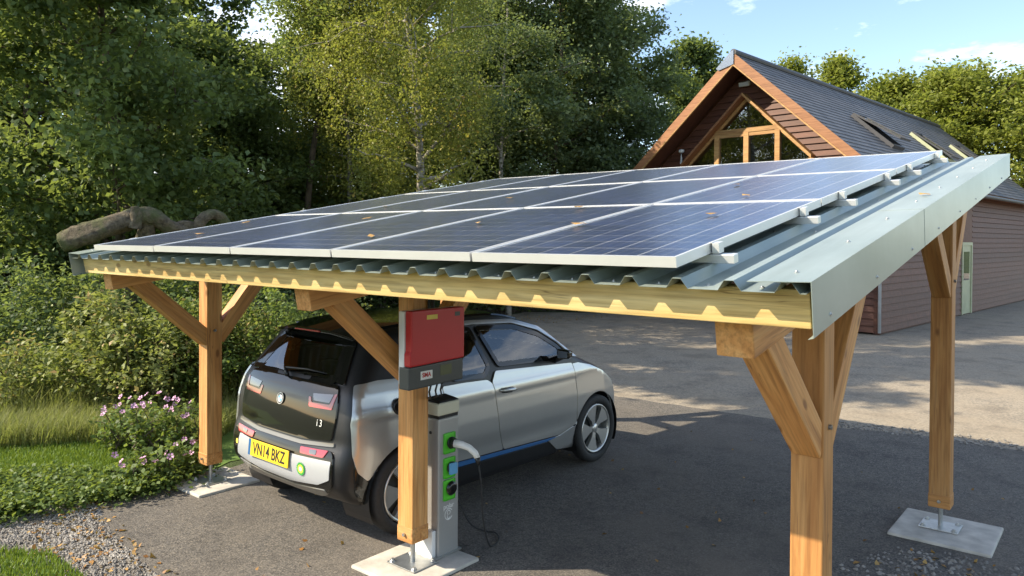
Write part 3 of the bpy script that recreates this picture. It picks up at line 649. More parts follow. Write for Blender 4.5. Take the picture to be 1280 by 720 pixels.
panel('tail_trim', [(-.66,.79),(-.30,.764),(.30,.764),(.66,.79),(.665,.765),(.30,.738),(-.30,.738),(-.665,.765)], MAT['dark_silver'], axis='x', off=-.004, step=.03, rnd=.008)
for s in (-1, 1):
    panel('reflector', [(s*.635,.735),(s*.33,.722),(s*.34,.675),(s*.60,.68)], MAT['tail_red'], bump_, axis='x', off=.008, step=.03, rnd=.012)
    panel('reversing_lamp', [(s*.52,.722),(s*.44,.717),(s*.45,.688),(s*.52,.69)], MAT['tail_clear'], bump_, axis='x', off=.0105, step=.02, rnd=.008)
    tl = panel('tail_lamp', [(s*.625,1.14),(s*.60,1.14),(s*.575,1.06),(s*.37,1.055),(s*.35,1.095),(s*.325,1.09),(s*.345,1.02),(s*.605,1.025)], MAT['tail_red'], gate, axis='x', off=.004, step=.02, rnd=.01, skirt=.004)
    panel('lamp_lens', [(s*.59,1.135),(s*.568,1.072),(s*.39,1.07),(s*.365,1.12)], MAT['tail_clear'], gate, axis='x', off=.003, step=.02, rnd=.01, skirt=.003)
# spoiler over the rear glass
Pt = [( .36,-.50,1.545),(.33,-.25,1.575),(.33,.25,1.575),(.36,.50,1.545)]
b = MB(); Vt = []
for (x, y, z) in [(.40,-.53,1.535),(.35,-.30,1.575),(.335,0,1.585),(.35,.30,1.575),(.40,.53,1.535)]: Vt += [(x,y,z),(x+.02,y,z-.028),(.62,y*.96,z+.045-.01*abs(y)),(.62,y*.96,z-.0)]
for i in range(4):
    k = i*4; b.f += [(k,k+4,k+6,k+2),(k+1,k+3,k+7,k+5),(k,k+1,k+5,k+4),(k+2,k+6,k+7,k+3)]
b.v = Vt; b.f += [(0,2,3,1),(16,17,19,18)]
spo = b.build('spoiler', MAT['gloss_black'], car, bevel=.008)
b = MB(); b.box((.345,-.17,1.556),(.36,.17,1.568)); b.build('brake_lamp', MAT['tail_red'], spo)
# wiper, emblem, lettering, number plate
def surf(y, z, off=.01):
    P = to3([Vector((y,z))], 'x', 0); N = normals(P); return Vector(P[0]+N[0]*off), Vector(N[0])
b = MB(); pts = [surf(.02,1.20,.02)[0], surf(.08,1.245,.03)[0], surf(-.18,1.265,.018)[0], surf(-.42,1.26,.012)[0]]; b.tube(pts[:2]+[pts[1]], [.018,.014,.01], 8); b.tube(pts[1:], [.012,.008,.005], 6); b.build('rear_wiper', MAT['black_plastic'], car, smooth=True)
def frame_on(y, z, off):
    p_, n_ = surf(y, z, off); xx = Vector((0,-1,0)); xx = (xx - n_*xx.dot(n_)).normalized(); yy = n_.cross(xx); return Matrix(((xx.x,yy.x,n_.x,p_.x),(xx.y,yy.y,n_.y,p_.y),(xx.z,yy.z,n_.z,p_.z),(0,0,0,1)))
def disc(r0, r1, a0=0, a1=360, z=0, n_=24):
    V = []; F_ = []
    for i in range(n_+1):
        t = R(a0+(a1-a0)*i/n_); V += [(r0*math.cos(t), r0*math.sin(t), z), (r1*math.cos(t), r1*math.sin(t), z)]
    for i in range(n_): F_.append((2*i,2*i+1,2*i+3,2*i+2))
    return V, F_
ME = frame_on(.03, 1.03, .006)
b = MB(); b.lathe([(.0,.004),(.043,.004),(.046,-.004)], 28, 'z'); em = b.build('emblem', MAT['ink'], gate, ME)
b = MB(); b.add(*disc(.029,.043,z=.0045)); b.build('emblem_ring', MAT['ink'], gate, ME)
b = MB(); b.add(*disc(.041,.045,z=.0052)); b.add(*disc(.027,.030,z=.0052)); b.build('emblem_rim', MAT['alu'], gate, ME)
for q in range(4):
    b = MB(); b.add(*disc(0,.0275,q*90,q*90+90,z=.0049,n_=8)); b.build('emblem_quarter', MAT['white'] if q in (0,2) else MAT['sky_blue'], gate, ME)
def text_mesh(name, body_, size, mat, parent, M, ext=.0006, bold=0.0, align='CENTER', sx=1.0, gap=1.0):
    cu = bpy.data.curves.new(name, 'FONT'); cu.body = body_; cu.size = size; cu.extrude = ext; cu.align_x = align; cu.align_y = 'CENTER'; cu.offset = bold; cu.space_character = gap
    t = bpy.data.objects.new(name, cu); COL.objects.link(t); dg = bpy.context.evaluated_depsgraph_get(); dg.update()
    me = bpy.data.meshes.new_from_object(t.evaluated_get(dg)); bpy.data.objects.remove(t)
    for v in me.vertices: v.co.x *= sx
    me.materials.clear(); o = link(name, me, mat, parent, M); return o
text_mesh('model_letters', 'i3', .075, MAT['alu'], gate, frame_on(-.50, .915, .006), gap=1.35)
MP = frame_on(.055, .607, .018)
b = MB(); b.box((-.29,-.066,-.006),(.29,.066,.002)); npl = b.build('number_plate', MAT['yellow'], car, MP, bevel=.003)
text_mesh('plate_letters', 'VN14 BKZ', .128, MAT['ink'], npl, Matrix.Translation((.012,-.004,.0026)), bold=.0025, sx=.80)
b = MB(); b.box((-.289,-.065,.0022),(-.256,.065,.0028)); b.build('plate_band', MAT['blue'], npl)
ML = frame_on(-.375, .565, .010)
b = MB(); pts_ = []
for i in range(36):
    t = 2*math.pi*i/36; rr = .052 if i % 2 == 0 else .044; pts_.append((rr*math.cos(t), rr*math.sin(t), .0))
b.prism(pts_, (0,0,.0012)); b.build('petal_emblem', MAT['dgreen'], bump_, ML)
b = MB(); pts_ = [(( .036 if i % 2 == 0 else .028)*math.cos(2*math.pi*i/32), (.036 if i % 2 == 0 else .028)*math.sin(2*math.pi*i/32), .0014) for i in range(32)]; b.prism(pts_, (0,0,.001)); b.build('emblem_petals', MAT['lyellow'], bump_, ML)
b = MB(); b.add(*disc(0,.017,z=.0028)); b.build('emblem_heart', MAT['sticker'], bump_, ML)
b = MB(); b.add(*disc(0,.022,z=0)); b.build('round_sticker', MAT['sticker_yellow'], bump_, frame_on(.595,.60,.010))
# wheels: tyre, alloy with five broad spokes
def wheel(cx, side):
    root = empty('wheel'); root.parent = car; root.location = (cx, side*.805, AZ)
    s = side
    t_ = MB(); t_.lathe([(.245,-s*.07),(.262,s*.058),(.29,s*.070),(.325,s*.066),(.343,s*.052),(.349,s*.02),(.349,-s*.02),(.343,-s*.052),(.325,-s*.066),(.262,-s*.07),(.245,-s*.07)], 56, 'y'); t_.build('tyre', MAT['black_rubber'], root, smooth=True)
    r_ = MB(); r_.lathe([(.252,s*.050),(.248,s*.060),(.238,s*.060),(.228,s*.046),(.222,s*.02),(.222,-s*.05)], 48, 'y'); r_.build('rim', MAT['rim'], root, smooth=True)
    d_ = MB(); d_.lathe([(.0,-s*.02),(.222,-s*.02)], 32, 'y'); d_.build('brake_disc', MAT['dgrey'], root)
    sp = MB()
    for k in range(5):
        a = R(90+72*k+20); c_, s_ = math.cos(a), math.sin(a)
        def P(rr, tt, yy): return (rr*c_-tt*s_, s*yy, rr*s_+tt*c_)
        o_ = [P(.03,-.022,.040),P(.10,-.034,.046),(P(.235,-.105,.050)),P(.238,.0,.051),P(.235,.105,.050),P(.10,.034,.046),P(.03,.022,.040)]
        i_ = [P(.03,-.022,.005),P(.10,-.034,.005),(P(.235,-.105,.01)),P(.238,.0,.01),P(.235,.105,.01),P(.10,.034,.005),P(.03,.022,.005)]
        k0_ = MB(); n_ = 7; k0_.add(o_+i_, [tuple(range(n_))]+[(i,(i+1)%n_,n_+(i+1)%n_,n_+i) for i in range(n_)]); k0_.build('spoke', MAT['rim'], root)
    h_ = MB(); h_.lathe([(0,s*.052),(.034,s*.050),(.046,s*.042),(.05,s*.01)], 24, 'y'); h_.build('hub_cap', MAT['rim'], root, smooth=True)
for cx in (AXR, AXF):
    for side in (-1, 1): wheel(cx, side)
# cabin
for sx_, hx in ((1.95,.0),(1.05,.0)):
    for sy in (-.36,.36):
        st_ = empty('seat'); st_.parent = car
        b = MB(); b.add([(sx_-.05,sy-.24,.55),(sx_+.48,sy-.25,.58),(sx_+.48,sy+.25,.58),(sx_-.05,sy+.24,.55),(sx_-.05,sy-.24,.68),(sx_+.48,sy-.25,.72),(sx_+.48,sy+.25,.72),(sx_-.05,sy+.24,.68)], [(0,3,2,1),(4,5,6,7),(0,1,5,4),(1,2,6,5),(2,3,7,6),(3,0,4,7)]); b.build('cushion', MAT['interior'], st_, bevel=.04, seg=3, smooth=True)
        b = MB(); b.add([(sx_-.02,sy-.24,.66),(sx_+.12,sy-.24,.66),(sx_+.12,sy+.24,.66),(sx_-.02,sy+.24,.66),(sx_-.22,sy-.18,1.20),(sx_-.10,sy-.18,1.20),(sx_-.10,sy+.18,1.20),(sx_-.22,sy+.18,1.20)], [(0,3,2,1),(4,5,6,7),(0,1,5,4),(1,2,6,5),(2,3,7,6),(3,0,4,7)]); b.build('seat_back', MAT['interior'], st_, bevel=.04, seg=3, smooth=True)
        b = MB(); b.box((sx_-.25,sy-.13,1.23),(sx_-.15,sy+.13,1.38)); b.build('headrest', MAT['interior'], st_, bevel=.035, seg=3, smooth=True)
b = MB(); b.add([(2.60,-.72,.7),(3.05,-.72,.7),(3.05,.72,.7),(2.60,.72,.7),(2.66,-.70,1.08),(3.05,-.70,1.12),(3.05,.70,1.12),(2.66,.70,1.08)], [(0,3,2,1),(4,5,6,7),(0,1,5,4),(1,2,6,5),(2,3,7,6),(3,0,4,7)]); b.build('dashboard', MAT['interior'], car, bevel=.05, seg=3, smooth=True)
sw = empty('steering_wheel'); sw.parent = car; sw.location = (2.48,-.36,1.08); sw.rotation_euler = (0, R(-25), 0)
b = MB(); pts = [(0,.185*math.cos(2*math.pi*i/28),.185*math.sin(2*math.pi*i/28)) for i in range(29)]; b.tube(pts, .017, 8, cap=False); b.build('wheel_rim', MAT['interior'], sw, smooth=True)
b = MB(); b.box((-.02,-.17,-.02),(.01,.17,.02)); b.box((-.025,-.06,-.07),(.015,.06,.05)); b.build('wheel_hub', MAT['interior'], sw, bevel=.008)
b = MB(); b.box((.5,-.6,.60),(2.9,.6,.62)); b.build('cabin_floor', MAT['interior'], car)
FP = to3([Vector((.60,1.02))], 'y', -1)[0]
b = MB(); b.lathe([(0,-.012),(.062,-.012),(.066,-.004),(.066,.004)], 24, 'y', (FP[0], FP[1]-.004, FP[2])); b.build('charge_port', MAT['black_plastic'], car)

# ------------------------------------------------------------------ inverter on the middle post
inv = empty('solar_inverter', (2.56, 1.17, 1.30)); tag(inv, 'red and dark grey solar inverter box hung on the middle post', 'inverter')
x0, x1, y0, y1, z0, z1 = 2.565, 2.665, .905, 1.425, 1.31, 1.835
b = MB(); b.box((2.503,1.02,1.42),(2.564,1.30,1.78)); put(b.build('wall_bracket', MAT['steel'], bevel=.004), inv)
b = MB(); b.box((x0,y0+.004,z0+.03),(x1-.045,y1-.004,z1-.004)); put(b.build('housing', MAT['sticker'], bevel=.008), inv)
b = MB(); b.prism([(x1-.0445,y0,z0+.155),(x1-.0445,y1,z0+.165),(x1-.0445,y1,z1),(x1-.0445,y0+.012,z1),(x1-.0445,y0+.012,z0+.26),(x1-.0445,y0,z0+.235)], (.062,0,0)); put(b.build('red_cover', MAT['red'], bevel=.012, seg=3), inv)
b = MB(); b.prism([(x0+.006,y0,z0),(x0+.006,y1,z0+.01),(x0+.006,y1,z0+.162),(x0+.006,y0,z0+.152)], (.100,0,0)); lowp = put(b.build('connection_cover', MAT['dgrey'], bevel=.012, seg=3), inv)
xf = x1+.0182
b = MB(); b.box((xf,y0+.15,z1-.065),(xf+.001,y0+.25,z1-.035)); put(b.build('warning_sticker', MAT['sticker_yellow']), inv)
b = MB(); b.box((xf,y1-.10,z1-.06),(xf+.001,y1-.05,z1-.03)); put(b.build('rating_sticker', MAT['dgrey']), inv)
xg = x0+.1062
b = MB(); b.box((xg,y0+.105,z0+.058),(xg+.001,y0+.215,z0+.115)); put(b.build('brand_sticker', MAT['sticker']), inv)
Mx = lambda x, y, z: Matrix(((0,0,1,x),(1,0,0,y),(0,1,0,z),(0,0,0,1)))
put(text_mesh('brand_letters', 'SMA', .042, MAT['red'], None, Mx(xg+.0016, y0+.16, z0+.087), bold=.001), inv)
b = MB(); b.box((xg,y0+.29,z0+.065),(xg+.0012,y0+.40,z0+.135)); put(b.build('display', plain('lcd_green',(.10,.115,.06),.2)), inv)
b = MB()
for k, yy in enumerate((1.16,1.22,1.27)): b.tube([(2.62,yy,1.315),(2.61,yy-.01,1.26),(2.55,yy+.06,1.20),(2.46,1.30,1.17)], .007, 6)
put(b.build('output_cable', MAT['black_plastic'], smooth=True), inv)

b = MB(); b.tube([(2.535,1.272,1.30),(2.515,1.272,1.40),(2.515,1.272,1.98)], .013, 8); b.tube([(2.535,1.235,1.30),(2.515,1.235,1.40),(2.515,1.235,1.98)], .009, 8); put(b.build('conduit', MAT['dgrey'], smooth=True), inv)

# ------------------------------------------------------------------ charging point
chg = empty('charging_point', (2.44, 1.45, .053)); tag(chg, 'grey charging post with green sockets standing behind the middle post', 'charging point')
cx0, cx1, cy0, cy1 = 2.372, 2.518, 1.335, 1.545; zb = .0235
b = MB(); b.box((cx0,cy0,zb),(cx1,cy1,1.02)); put(b.build('column', MAT['charger'], bevel=.016, seg=3), chg)
b = MB(); b.box((cx0+.006,cy0+.006,1.02),(cx1-.006,cy1-.006,1.042)); put(b.build('shadow_gap', MAT['black_plastic']), chg)
b = MB(); b.box((cx0-.006,cy0-.006,1.042),(cx1+.006,cy1+.006,1.135)); put(b.build('head_band', MAT['cream'], bevel=.018, seg=3), chg)
b = MB(); b.add([(cx0-.004,cy0-.004,1.135),(cx1+.004,cy0-.004,1.135),(cx1+.004,cy1+.004,1.135),(cx0-.004,cy1+.004,1.135),(cx0+.02,cy0+.02,1.165),(cx1-.01,cy0+.02,1.150),(cx1-.01,cy1-.02,1.150),(cx0+.02,cy1-.02,1.165)], [(0,3,2,1),(4,5,6,7),(0,1,5,4),(1,2,6,5),(2,3,7,6),(3,0,4,7)]); put(b.build('cap', MAT['black_plastic'], bevel=.006), chg)
b = MB(); b.box((cx0-.02,cy0-.05,zb),(cx1+.012,cy1+.02,zb+.012)); put(b.build('foot_plate', MAT['steel']), chg)
yc = (cy0+cy1)/2
for k, zz in enumerate((.835,.655,.495)):
    sk = put(MB().box((cx1-.001,yc-.058,zz-.075),(cx1+.008,yc+.058,zz+.075)).build('socket_surround', MAT['green'], bevel=.012, seg=3), chg)
    b = MB(); b.lathe([(.0,.0),(.040,.0),(.044,.012),(.040,.016),(.0,.010)], 20, 'x', (cx1+.008,yc+.012,zz)); put(b.build('socket', MAT['black_plastic']), chg)
    if k == 1:
        b = MB(); b.prism([(cx1+.024,yc-.026,zz-.045),(cx1+.024,yc+.05,zz-.045),(cx1+.024,yc+.05,zz+.035),(cx1+.024,yc-.026,zz+.04)], (.02,0,0)); put(b.build('socket_flap', MAT['sky_blue'], bevel=.008), chg)
    if k == 2:
        b = MB(); b.lathe([(0,.02),(.03,.02),(.044,.014),(.05,.0)], 20, 'x', (cx1+.016,yc+.012,zz+.01)); o = put(b.build('socket_cover', MAT['gloss_black'], smooth=True), chg)
for yy, zz in ((yc-.02,.93),(yc-.02,.93)):
    pass
b = MB(); b.lathe([(0,-.004),(.011,-.004),(.012,0)], 12, 'y', ((cx0+cx1)/2-.01, cy0, .915)); put(b.build('lock', MAT['black_plastic']), chg)
put(text_mesh('post_letters', 'polar', .052, MAT['sticker'], None, Mx(cx1+.0012, yc, .375)), chg)
b = MB(); V_, F_ = disc(.036,.042,35,330,z=0); b.add(V_, F_); V_, F_ = disc(.012,.018,0,360,z=0); b.add([(x, y+.012, z) for x, y, z in V_], F_); V_, F_ = disc(.012,.018,60,350,z=0); b.add([(x, y-.017, z) for x, y, z in V_], F_)
b.v = [(cx1+.0012, yc+x, .315+y) for x, y, z in b.v]; put(b.build('post_logo', MAT['sticker']), chg)
b = MB(); b.box((cx0-.055,cy0-.012,zb),(cx0-.012,cy0+.03,.80)); put(b.build('cable_duct', MAT['sticker'], bevel=.004), chg)
b = MB(); b.box((cx0-.062,cy0-.04,zb),(cx1-.02,cy0-.004,.22)); put(b.build('terminal_shroud', MAT['sticker'], bevel=.006), chg)
# plug and cable
pz = .835; cab = empty('charging_cable', (2.7, 1.45, 0)); tag(cab, 'white charging plug with black cable drooping from the top green socket', 'charging cable')
hx = cx1+.018
b = MB(); b.tube([(hx,yc+.012,pz),(hx+.03,yc+.012,pz)], .036, 16); put(b.build('plug_collar', MAT['black_plastic'], smooth=False), cab)
b = MB(); b.tube([(hx+.028,yc+.012,pz),(hx+.08,yc+.03,pz-.004),(hx+.13,yc+.055,pz-.022),(hx+.165,yc+.08,pz-.06),(hx+.18,yc+.092,pz-.098)], [.030,.027,.024,.024,.021], 12); put(b.build('plug_handle', MAT['white'], smooth=True), cab)
b = MB(); b.tube([(hx+.178,yc+.09,pz-.09),(hx+.186,yc+.098,pz-.145)], [.023,.013], 10); put(b.build('strain_relief', MAT['black_plastic'], smooth=True), cab)
def spline(P, k=10):
    P = [Vector(q) for q in P]; out = []
    for i in range(len(P)-1):
        p0 = P[max(i-1,0)]; p1 = P[i]; p2 = P[i+1]; p3 = P[min(i+2,len(P)-1)]
        for j in range(k):
            t = j/k; out.append(.5*((2*p1)+(-p0+p2)*t+(2*p0-5*p1+4*p2-p3)*t*t+(-p0+3*p1-3*p2+p3)*t**3))
    out.append(P[-1]); return out
cp = car.matrix_basis @ Vector((float(FP[0]), float(FP[1]), float(FP[2])))
cpts = spline([(hx+.184,yc+.097,pz-.13),(hx+.20,yc+.11,.55),(hx+.185,yc+.15,.28),(hx+.17,yc+.24,.06),(2.62,1.88,.012),(2.50,1.98,.012),(2.40,1.95,.012),(2.32,1.86,.10),(2.22,1.75,.42),(2.20,cp.y+.01,.82),(cp.x+.12,cp.y,1.0),(cp.x+.07,cp.y,1.02)], 9)
b = MB(); b.tube(cpts, .0065, 7); put(b.build('cable', MAT['black_rubber'], smooth=True), cab)
b = MB(); b.tube([(cp.x+.005,cp.y,1.02),(cp.x+.07,cp.y,1.02)], [.032,.026], 12); put(b.build('car_plug', MAT['black_plastic']), cab)
# fallen leaves on the roof
lf = MB(); lf.add([(-.035,0,.002),(-.012,-.018,.006),(.022,-.013,.004),(.042,0,.012),(.018,.017,.004),(-.015,.015,.007)], [(0,1,2,3,4,5)]); lf_me = mesh_from('fallen_leaf', lf.v, lf.f); lf_me.materials.append(MAT['dead_leaf'])
at_ = lf_me.attributes.new('tint', 'FLOAT', 'FACE'); at_.data[0].value = .7
for (u_, v_, w_) in [(.75,.5,.004),(1.9,1.2,.004),(2.9,.4,.004),(3.3,.9,.004),(4.1,.8,.004),(4.55,1.9,.004),(2.4,2.3,.004),(4.2,2.6,.004),(1.2,2.0,.004),(5.28,.42,-.11),(5.25,1.0,-.11),(5.27,1.75,-.11),(5.30,2.05,-.11),(5.24,2.6,-.11),(5.42,2.3,-.07),(4.7,1.1,.004),(3.6,1.55,.004),(.4,1.1,.004)]:
    o = link('fallen_leaf', lf_me, None); o.matrix_basis = Matrix.Translation(RF(u_,v_,w_)) @ rot_roof @ Matrix.Rotation(random.uniform(0,6.28), 4, 'Z') @ Matrix.Scale(random.uniform(.8,1.3), 4)
    on_panel = w_ > 0
    tag(o, 'small dry orange leaf lying on the solar panels' if on_panel else 'small dry orange leaf lying in the steel roof channel beside the panels', 'leaf', 'dry leaves on the solar panels' if on_panel else 'dry leaves in the roof channel')

# ------------------------------------------------------------------ timber barn (local: x right along the gable, y away, z up; origin at near corner)
BA = R(5.5); barn = empty('timber_barn', (1.562, 17.524, 0), -BA); tag(barn, 'brown timber clad barn with slate roof and a glazed gable', 'building')
BW, BL, XM = 7.0, 17.0, -3.5; ZR, SLP = 7.42, .90
def roofz(x): return ZR - SLP*abs(x-XM)
# wall cores
b = MB(); b.prism([(-BW,.03,-.05),(-.03,.03,-.05),(-.03,.03,roofz(0)-.32),(XM,.03,ZR-.34),(-BW,.03,roofz(-BW)-.32)], (0,.12,0)); 
WA, WSL, WZB = 6.33, .95, 3.35                     # glazed gable opening: apex height, slope, sill
XW = -3.55
def win_half(z): return min((WA-z)/WSL, 1.86) if z < WA else 0
b = MB(); b.box((-.15,.16,-.05),(-.03,BL,3.95)); b.build('side_wall', MAT['clad'], barn)
b = MB(); b.box((-BW,.16,-.05),(-BW+.12,BL,3.95)); b.build('side_wall', MAT['clad'], barn)
b = MB(); b.prism([(-BW,BL,-.05),(-.03,BL,-.05),(-.03,BL,roofz(0)-.32),(XM,BL,ZR-.34),(-BW,BL,roofz(-BW)-.32)], (0,.12,0)); b.build('rear_wall', MAT['clad'], barn)
# gable weatherboards, each one a board
def board(z, dz, a0, a1, b0, b1):                 # bottom edge a0..a1, top edge b0..b1 (x)
    m_ = MB(); y_b, y_t, y_w = -.042, -.004, .05
    m_.add([(a0,y_b,z),(a1,y_b,z),(b1,y_t,z+dz),(b0,y_t,z+dz),(a0,y_w,z),(a1,y_w,z),(b1,y_w,z+dz),(b0,y_w,z+dz)], [(0,1,2,3),(5,4,7,6),(0,4,5,1),(1,5,6,2),(2,6,7,3),(3,7,4,0)])
    o = m_.build('weatherboard', MAT['clad'], barn); return o
dz = .172; z = .05
while z < ZR-.5:
    za, zb_ = z, z+dz-.004
    def lim(zz, s):
        h = (ZR-.30-zz)/SLP; return min(XM+h, 0.0) if s > 0 else max(XM-h, -BW)
    if za >= WZB and win_half(za) > .03:
        board(za, dz-.004, lim(za,-1), XW-win_half(za), lim(zb_,-1), XW-win_half(zb_)); board(za, dz-.004, XW+win_half(za), lim(za,1), XW+win_half(zb_), lim(zb_,1))
    else: board(za, dz-.004, lim(za,-1), lim(za,1), lim(zb_,-1), lim(zb_,1))
    z += dz
# side wall boards
z = .05
while z < 3.95:
    for (ya, yb) in ((0.0,7.1),(8.25,BL)):
        m_ = MB(); m_.add([(.042,ya,z),(.042,yb,z),(.004,yb,z+dz-.004),(.006,ya,z+dz-.004),(-.04,ya,z),(-.04,yb,z),(-.04,yb,z+dz-.004),(-.04,ya,z+dz-.004)], [(0,1,2,3),(5,4,7,6),(0,4,5,1),(1,5,6,2),(2,6,7,3),(3,7,4,0)]); o = m_.build('weatherboard', MAT['clad'], barn)
    z += dz
# side door
b = MB()
for lo_, hi_ in (((-.05,7.1,.02),(.05,7.2,2.3)),((-.05,8.15,.02),(.05,8.25,2.3)),((-.05,7.2,2.2),(.05,8.15,2.3))): b.box(lo_, hi_)
dfm = b.build('door_frame', MAT['greenframe'], barn)
b = MB(); b.box((-.03,7.2,.03),(.02,8.15,2.2)); dd = b.build('door', MAT['greenframe'], barn)
b = MB(); b.box((.022,7.35,1.1),(.026,8.0,2.0)); b.build('door_pane', MAT['winglass'], dd)
b = MB(); b.box((-.04,7.1,2.3),(.03,8.25,3.9)); b.build('over_door_panel', MAT['clad'], barn)
for (ya, yb, za, zb_, mm) in ((5.56,6.10,1.63,2.10,'sticker'),(6.28,6.78,1.63,1.98,'sticker')):
    b = MB(); b.box((.044,ya,za),(.050,yb,zb_)); nt_ = b.build('notice', MAT[mm], barn)
    b = MB(); b.box((.0503,ya+.08,za+(.10 if ya < 6 else .05)),(.0513,yb-.08,za+(.30 if ya < 6 else .16))); b.build('notice_picture', MAT['sky_blue' if ya < 6 else 'sticker_yellow'], nt_)
b = MB(); b.tube([(.05,-.085,.06),(.05,-.085,3.75),(.25,-.085,3.9)], .038, 10); b.build('downpipe', MAT['downpipe'], barn, smooth=True)
b = MB(); b.box((-.10,-.048,.02),(.046,.0,3.9)); b.build('corner_board', MAT['clad'], barn)
# roof: deck, slate courses, ridge, barge boards, soffit
OV = .85; EV = .42
for s in (1, -1):
    xe = XM + s*(3.5+EV); ze = roofz(xe)
    b = MB(); b.prism([(XM,-OV+.03,ZR-.06),(xe,-OV+.03,ze-.06),(xe,-OV+.03,ze-.20),(XM,-OV+.03,ZR-.20)], (0,BL+OV+.3,0)); deck = b.build('roof_deck', MAT['barge'], barn)
    Ls = (3.5+EV)/math.cos(math.atan(SLP)); nc = 27; ex = Ls/nc; dx_, dz_ = s/math.sqrt(1+SLP**2), -SLP/math.sqrt(1+SLP**2); nx_, nz_ = s*SLP/math.sqrt(1+SLP**2), 1/math.sqrt(1+SLP**2)
    for c in range(nc):
        t0, t1 = c*ex-.06, (c+1)*ex; t0 = max(t0, 0)
        def PT(t, h): return (XM+dx_*t+nx_*h, -OV+.002*(c % 2), ZR-.055+dz_*t+nz_*h)
        m_ = MB(); m_.prism([PT(t0,.002),PT(t1,.018),PT(t1,.030),PT(t0,.012)], (0,BL+OV+.35,0)); m_.build('slate_course', MAT['slate'], barn)
    # barge board and its paler lower fillet
    b = MB(); o_ = .0; b.prism([(XM,-OV-.035,ZR-.02),(xe+s*.05,-OV-.035,roofz(xe+s*.05)-.02),(xe+s*.05,-OV-.035,roofz(xe+s*.05)-.30),(XM,-OV-.035,ZR-.32)], (0,.033,0)); b.build('barge_board', MAT['barge'], barn)
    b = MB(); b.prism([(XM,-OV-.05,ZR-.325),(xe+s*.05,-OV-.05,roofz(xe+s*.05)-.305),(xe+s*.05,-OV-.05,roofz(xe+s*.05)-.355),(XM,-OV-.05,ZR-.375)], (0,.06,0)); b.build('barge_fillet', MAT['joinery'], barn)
    b = MB(); b.prism([(XM,-OV+.012,ZR-.215),(xe,-OV+.012,ze-.215),(xe,-OV+.012,ze-.235),(XM,-OV+.012,ZR-.235)], (0,OV-.015,0)); b.build('soffit', MAT['clad'], barn)
    b = MB(); b.tube([(xe+s*.06,-OV,ze-.14),(xe+s*.06,BL+.3,ze-.14)], .06, 10); b.build('gutter', MAT['lead'], barn)
b = MB(); b.tube([(XM,-OV-.04,ZR-.01),(XM,BL+.35,ZR-.01)], .09, 10); b.build('ridge_cap', MAT['lead'], barn)
b = MB(); b.prism([(XM+.02,-OV-.062,ZR+.04),(XM-.02,-OV-.062,ZR+.04),(XM-.50,-OV-.062,ZR-.39),(XM-.42,-OV-.062,ZR-.45),(XM+.02,-OV-.062,ZR-.34)], (0,.022,0)); b.build('apex_plate', MAT['skytint_metal'], barn)
# glazed gable: hood boards, frames, panes
for s in (1, -1):
    xe = XW+s*1.95; ze = WA-WSL*1.95
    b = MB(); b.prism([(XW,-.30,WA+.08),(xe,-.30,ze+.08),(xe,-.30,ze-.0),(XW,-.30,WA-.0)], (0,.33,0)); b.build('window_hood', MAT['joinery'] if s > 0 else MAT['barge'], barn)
    b = MB(); b.prism([(XW,-.02,WA-.002),(xe-s*.05,-.02,ze+.045),(xe-s*.05,-.02,ze-.06),(XW,-.02,WA-.12)], (0,.09,0)); b.build('window_frame', MAT['joinery'], barn)
ztr = 5.40
for (xa, xb, za, zb_) in ((XW-.98,XW+.98,ztr-.06,ztr+.06),(XW-.98,XW-.84,WZB,ztr-.06),(XW+.84,XW+.98,WZB,ztr-.06),(XW-.075,XW+.075,WZB,ztr-.06),(XW-1.86,XW-.98,WZB-.08,WZB+.02),(XW+.98,XW+1.86,WZB-.08,WZB+.02),(XW-1.86,XW-1.76,WZB+.02,4.5),(XW+1.76,XW+1.86,WZB+.02,4.5)):
    b = MB(); b.box((xa,-.045,za),(xb,.075,zb_)); b.build('window_frame', MAT['joinery'], barn)
b = MB(); b.box((XW-.84,-.03,ztr-.16),(XW-.075,.06,ztr-.06)); b.build('window_frame', MAT['joinery'], barn); b = MB(); b.box((XW+.075,-.03,ztr-.16),(XW+.84,.06,ztr-.06)); b.build('window_frame', MAT['joinery'], barn)
for P_ in ([(XW-.98,ztr+.06),(XW+.98,ztr+.06),(XW,WA-.1)], [(XW-.84,WZB),(XW-.075,WZB),(XW-.075,ztr-.16),(XW-.84,ztr-.16)], [(XW+.075,WZB),(XW+.84,WZB),(XW+.84,ztr-.16),(XW+.075,ztr-.16)], [(XW-1.76,WZB+.02),(XW-.98,WZB+.02),(XW-.98,ztr-.06),(XW-1.76,4.6)], [(XW+1.76,WZB+.02),(XW+.98,WZB+.02),(XW+.98,ztr-.06),(XW+1.76,4.6)]):
    b = MB(); b.add([(x, .025, z_) for x, z_ in P_], [tuple(range(len(P_)))]); b.build('pane', MAT['winglass'], barn)
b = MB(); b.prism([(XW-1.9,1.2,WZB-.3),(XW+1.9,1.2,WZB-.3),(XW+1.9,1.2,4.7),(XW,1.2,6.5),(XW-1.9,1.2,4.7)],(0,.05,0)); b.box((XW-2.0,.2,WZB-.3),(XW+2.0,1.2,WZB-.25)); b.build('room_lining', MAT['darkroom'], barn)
b = MB(); b.prism([(-3.72,-.14,6.60),(-3.42,-.14,6.60),(-3.40,-.14,6.73),(-3.74,-.14,6.73)], (0,.11,.05)); fl_ = b.build('floodlight', MAT['cream'], barn, bevel=.01)
b = MB(); b.box((-3.70,-.152,6.62),(-3.44,-.141,6.715)); b.build('floodlight_lens', MAT['sticker'], fl_)
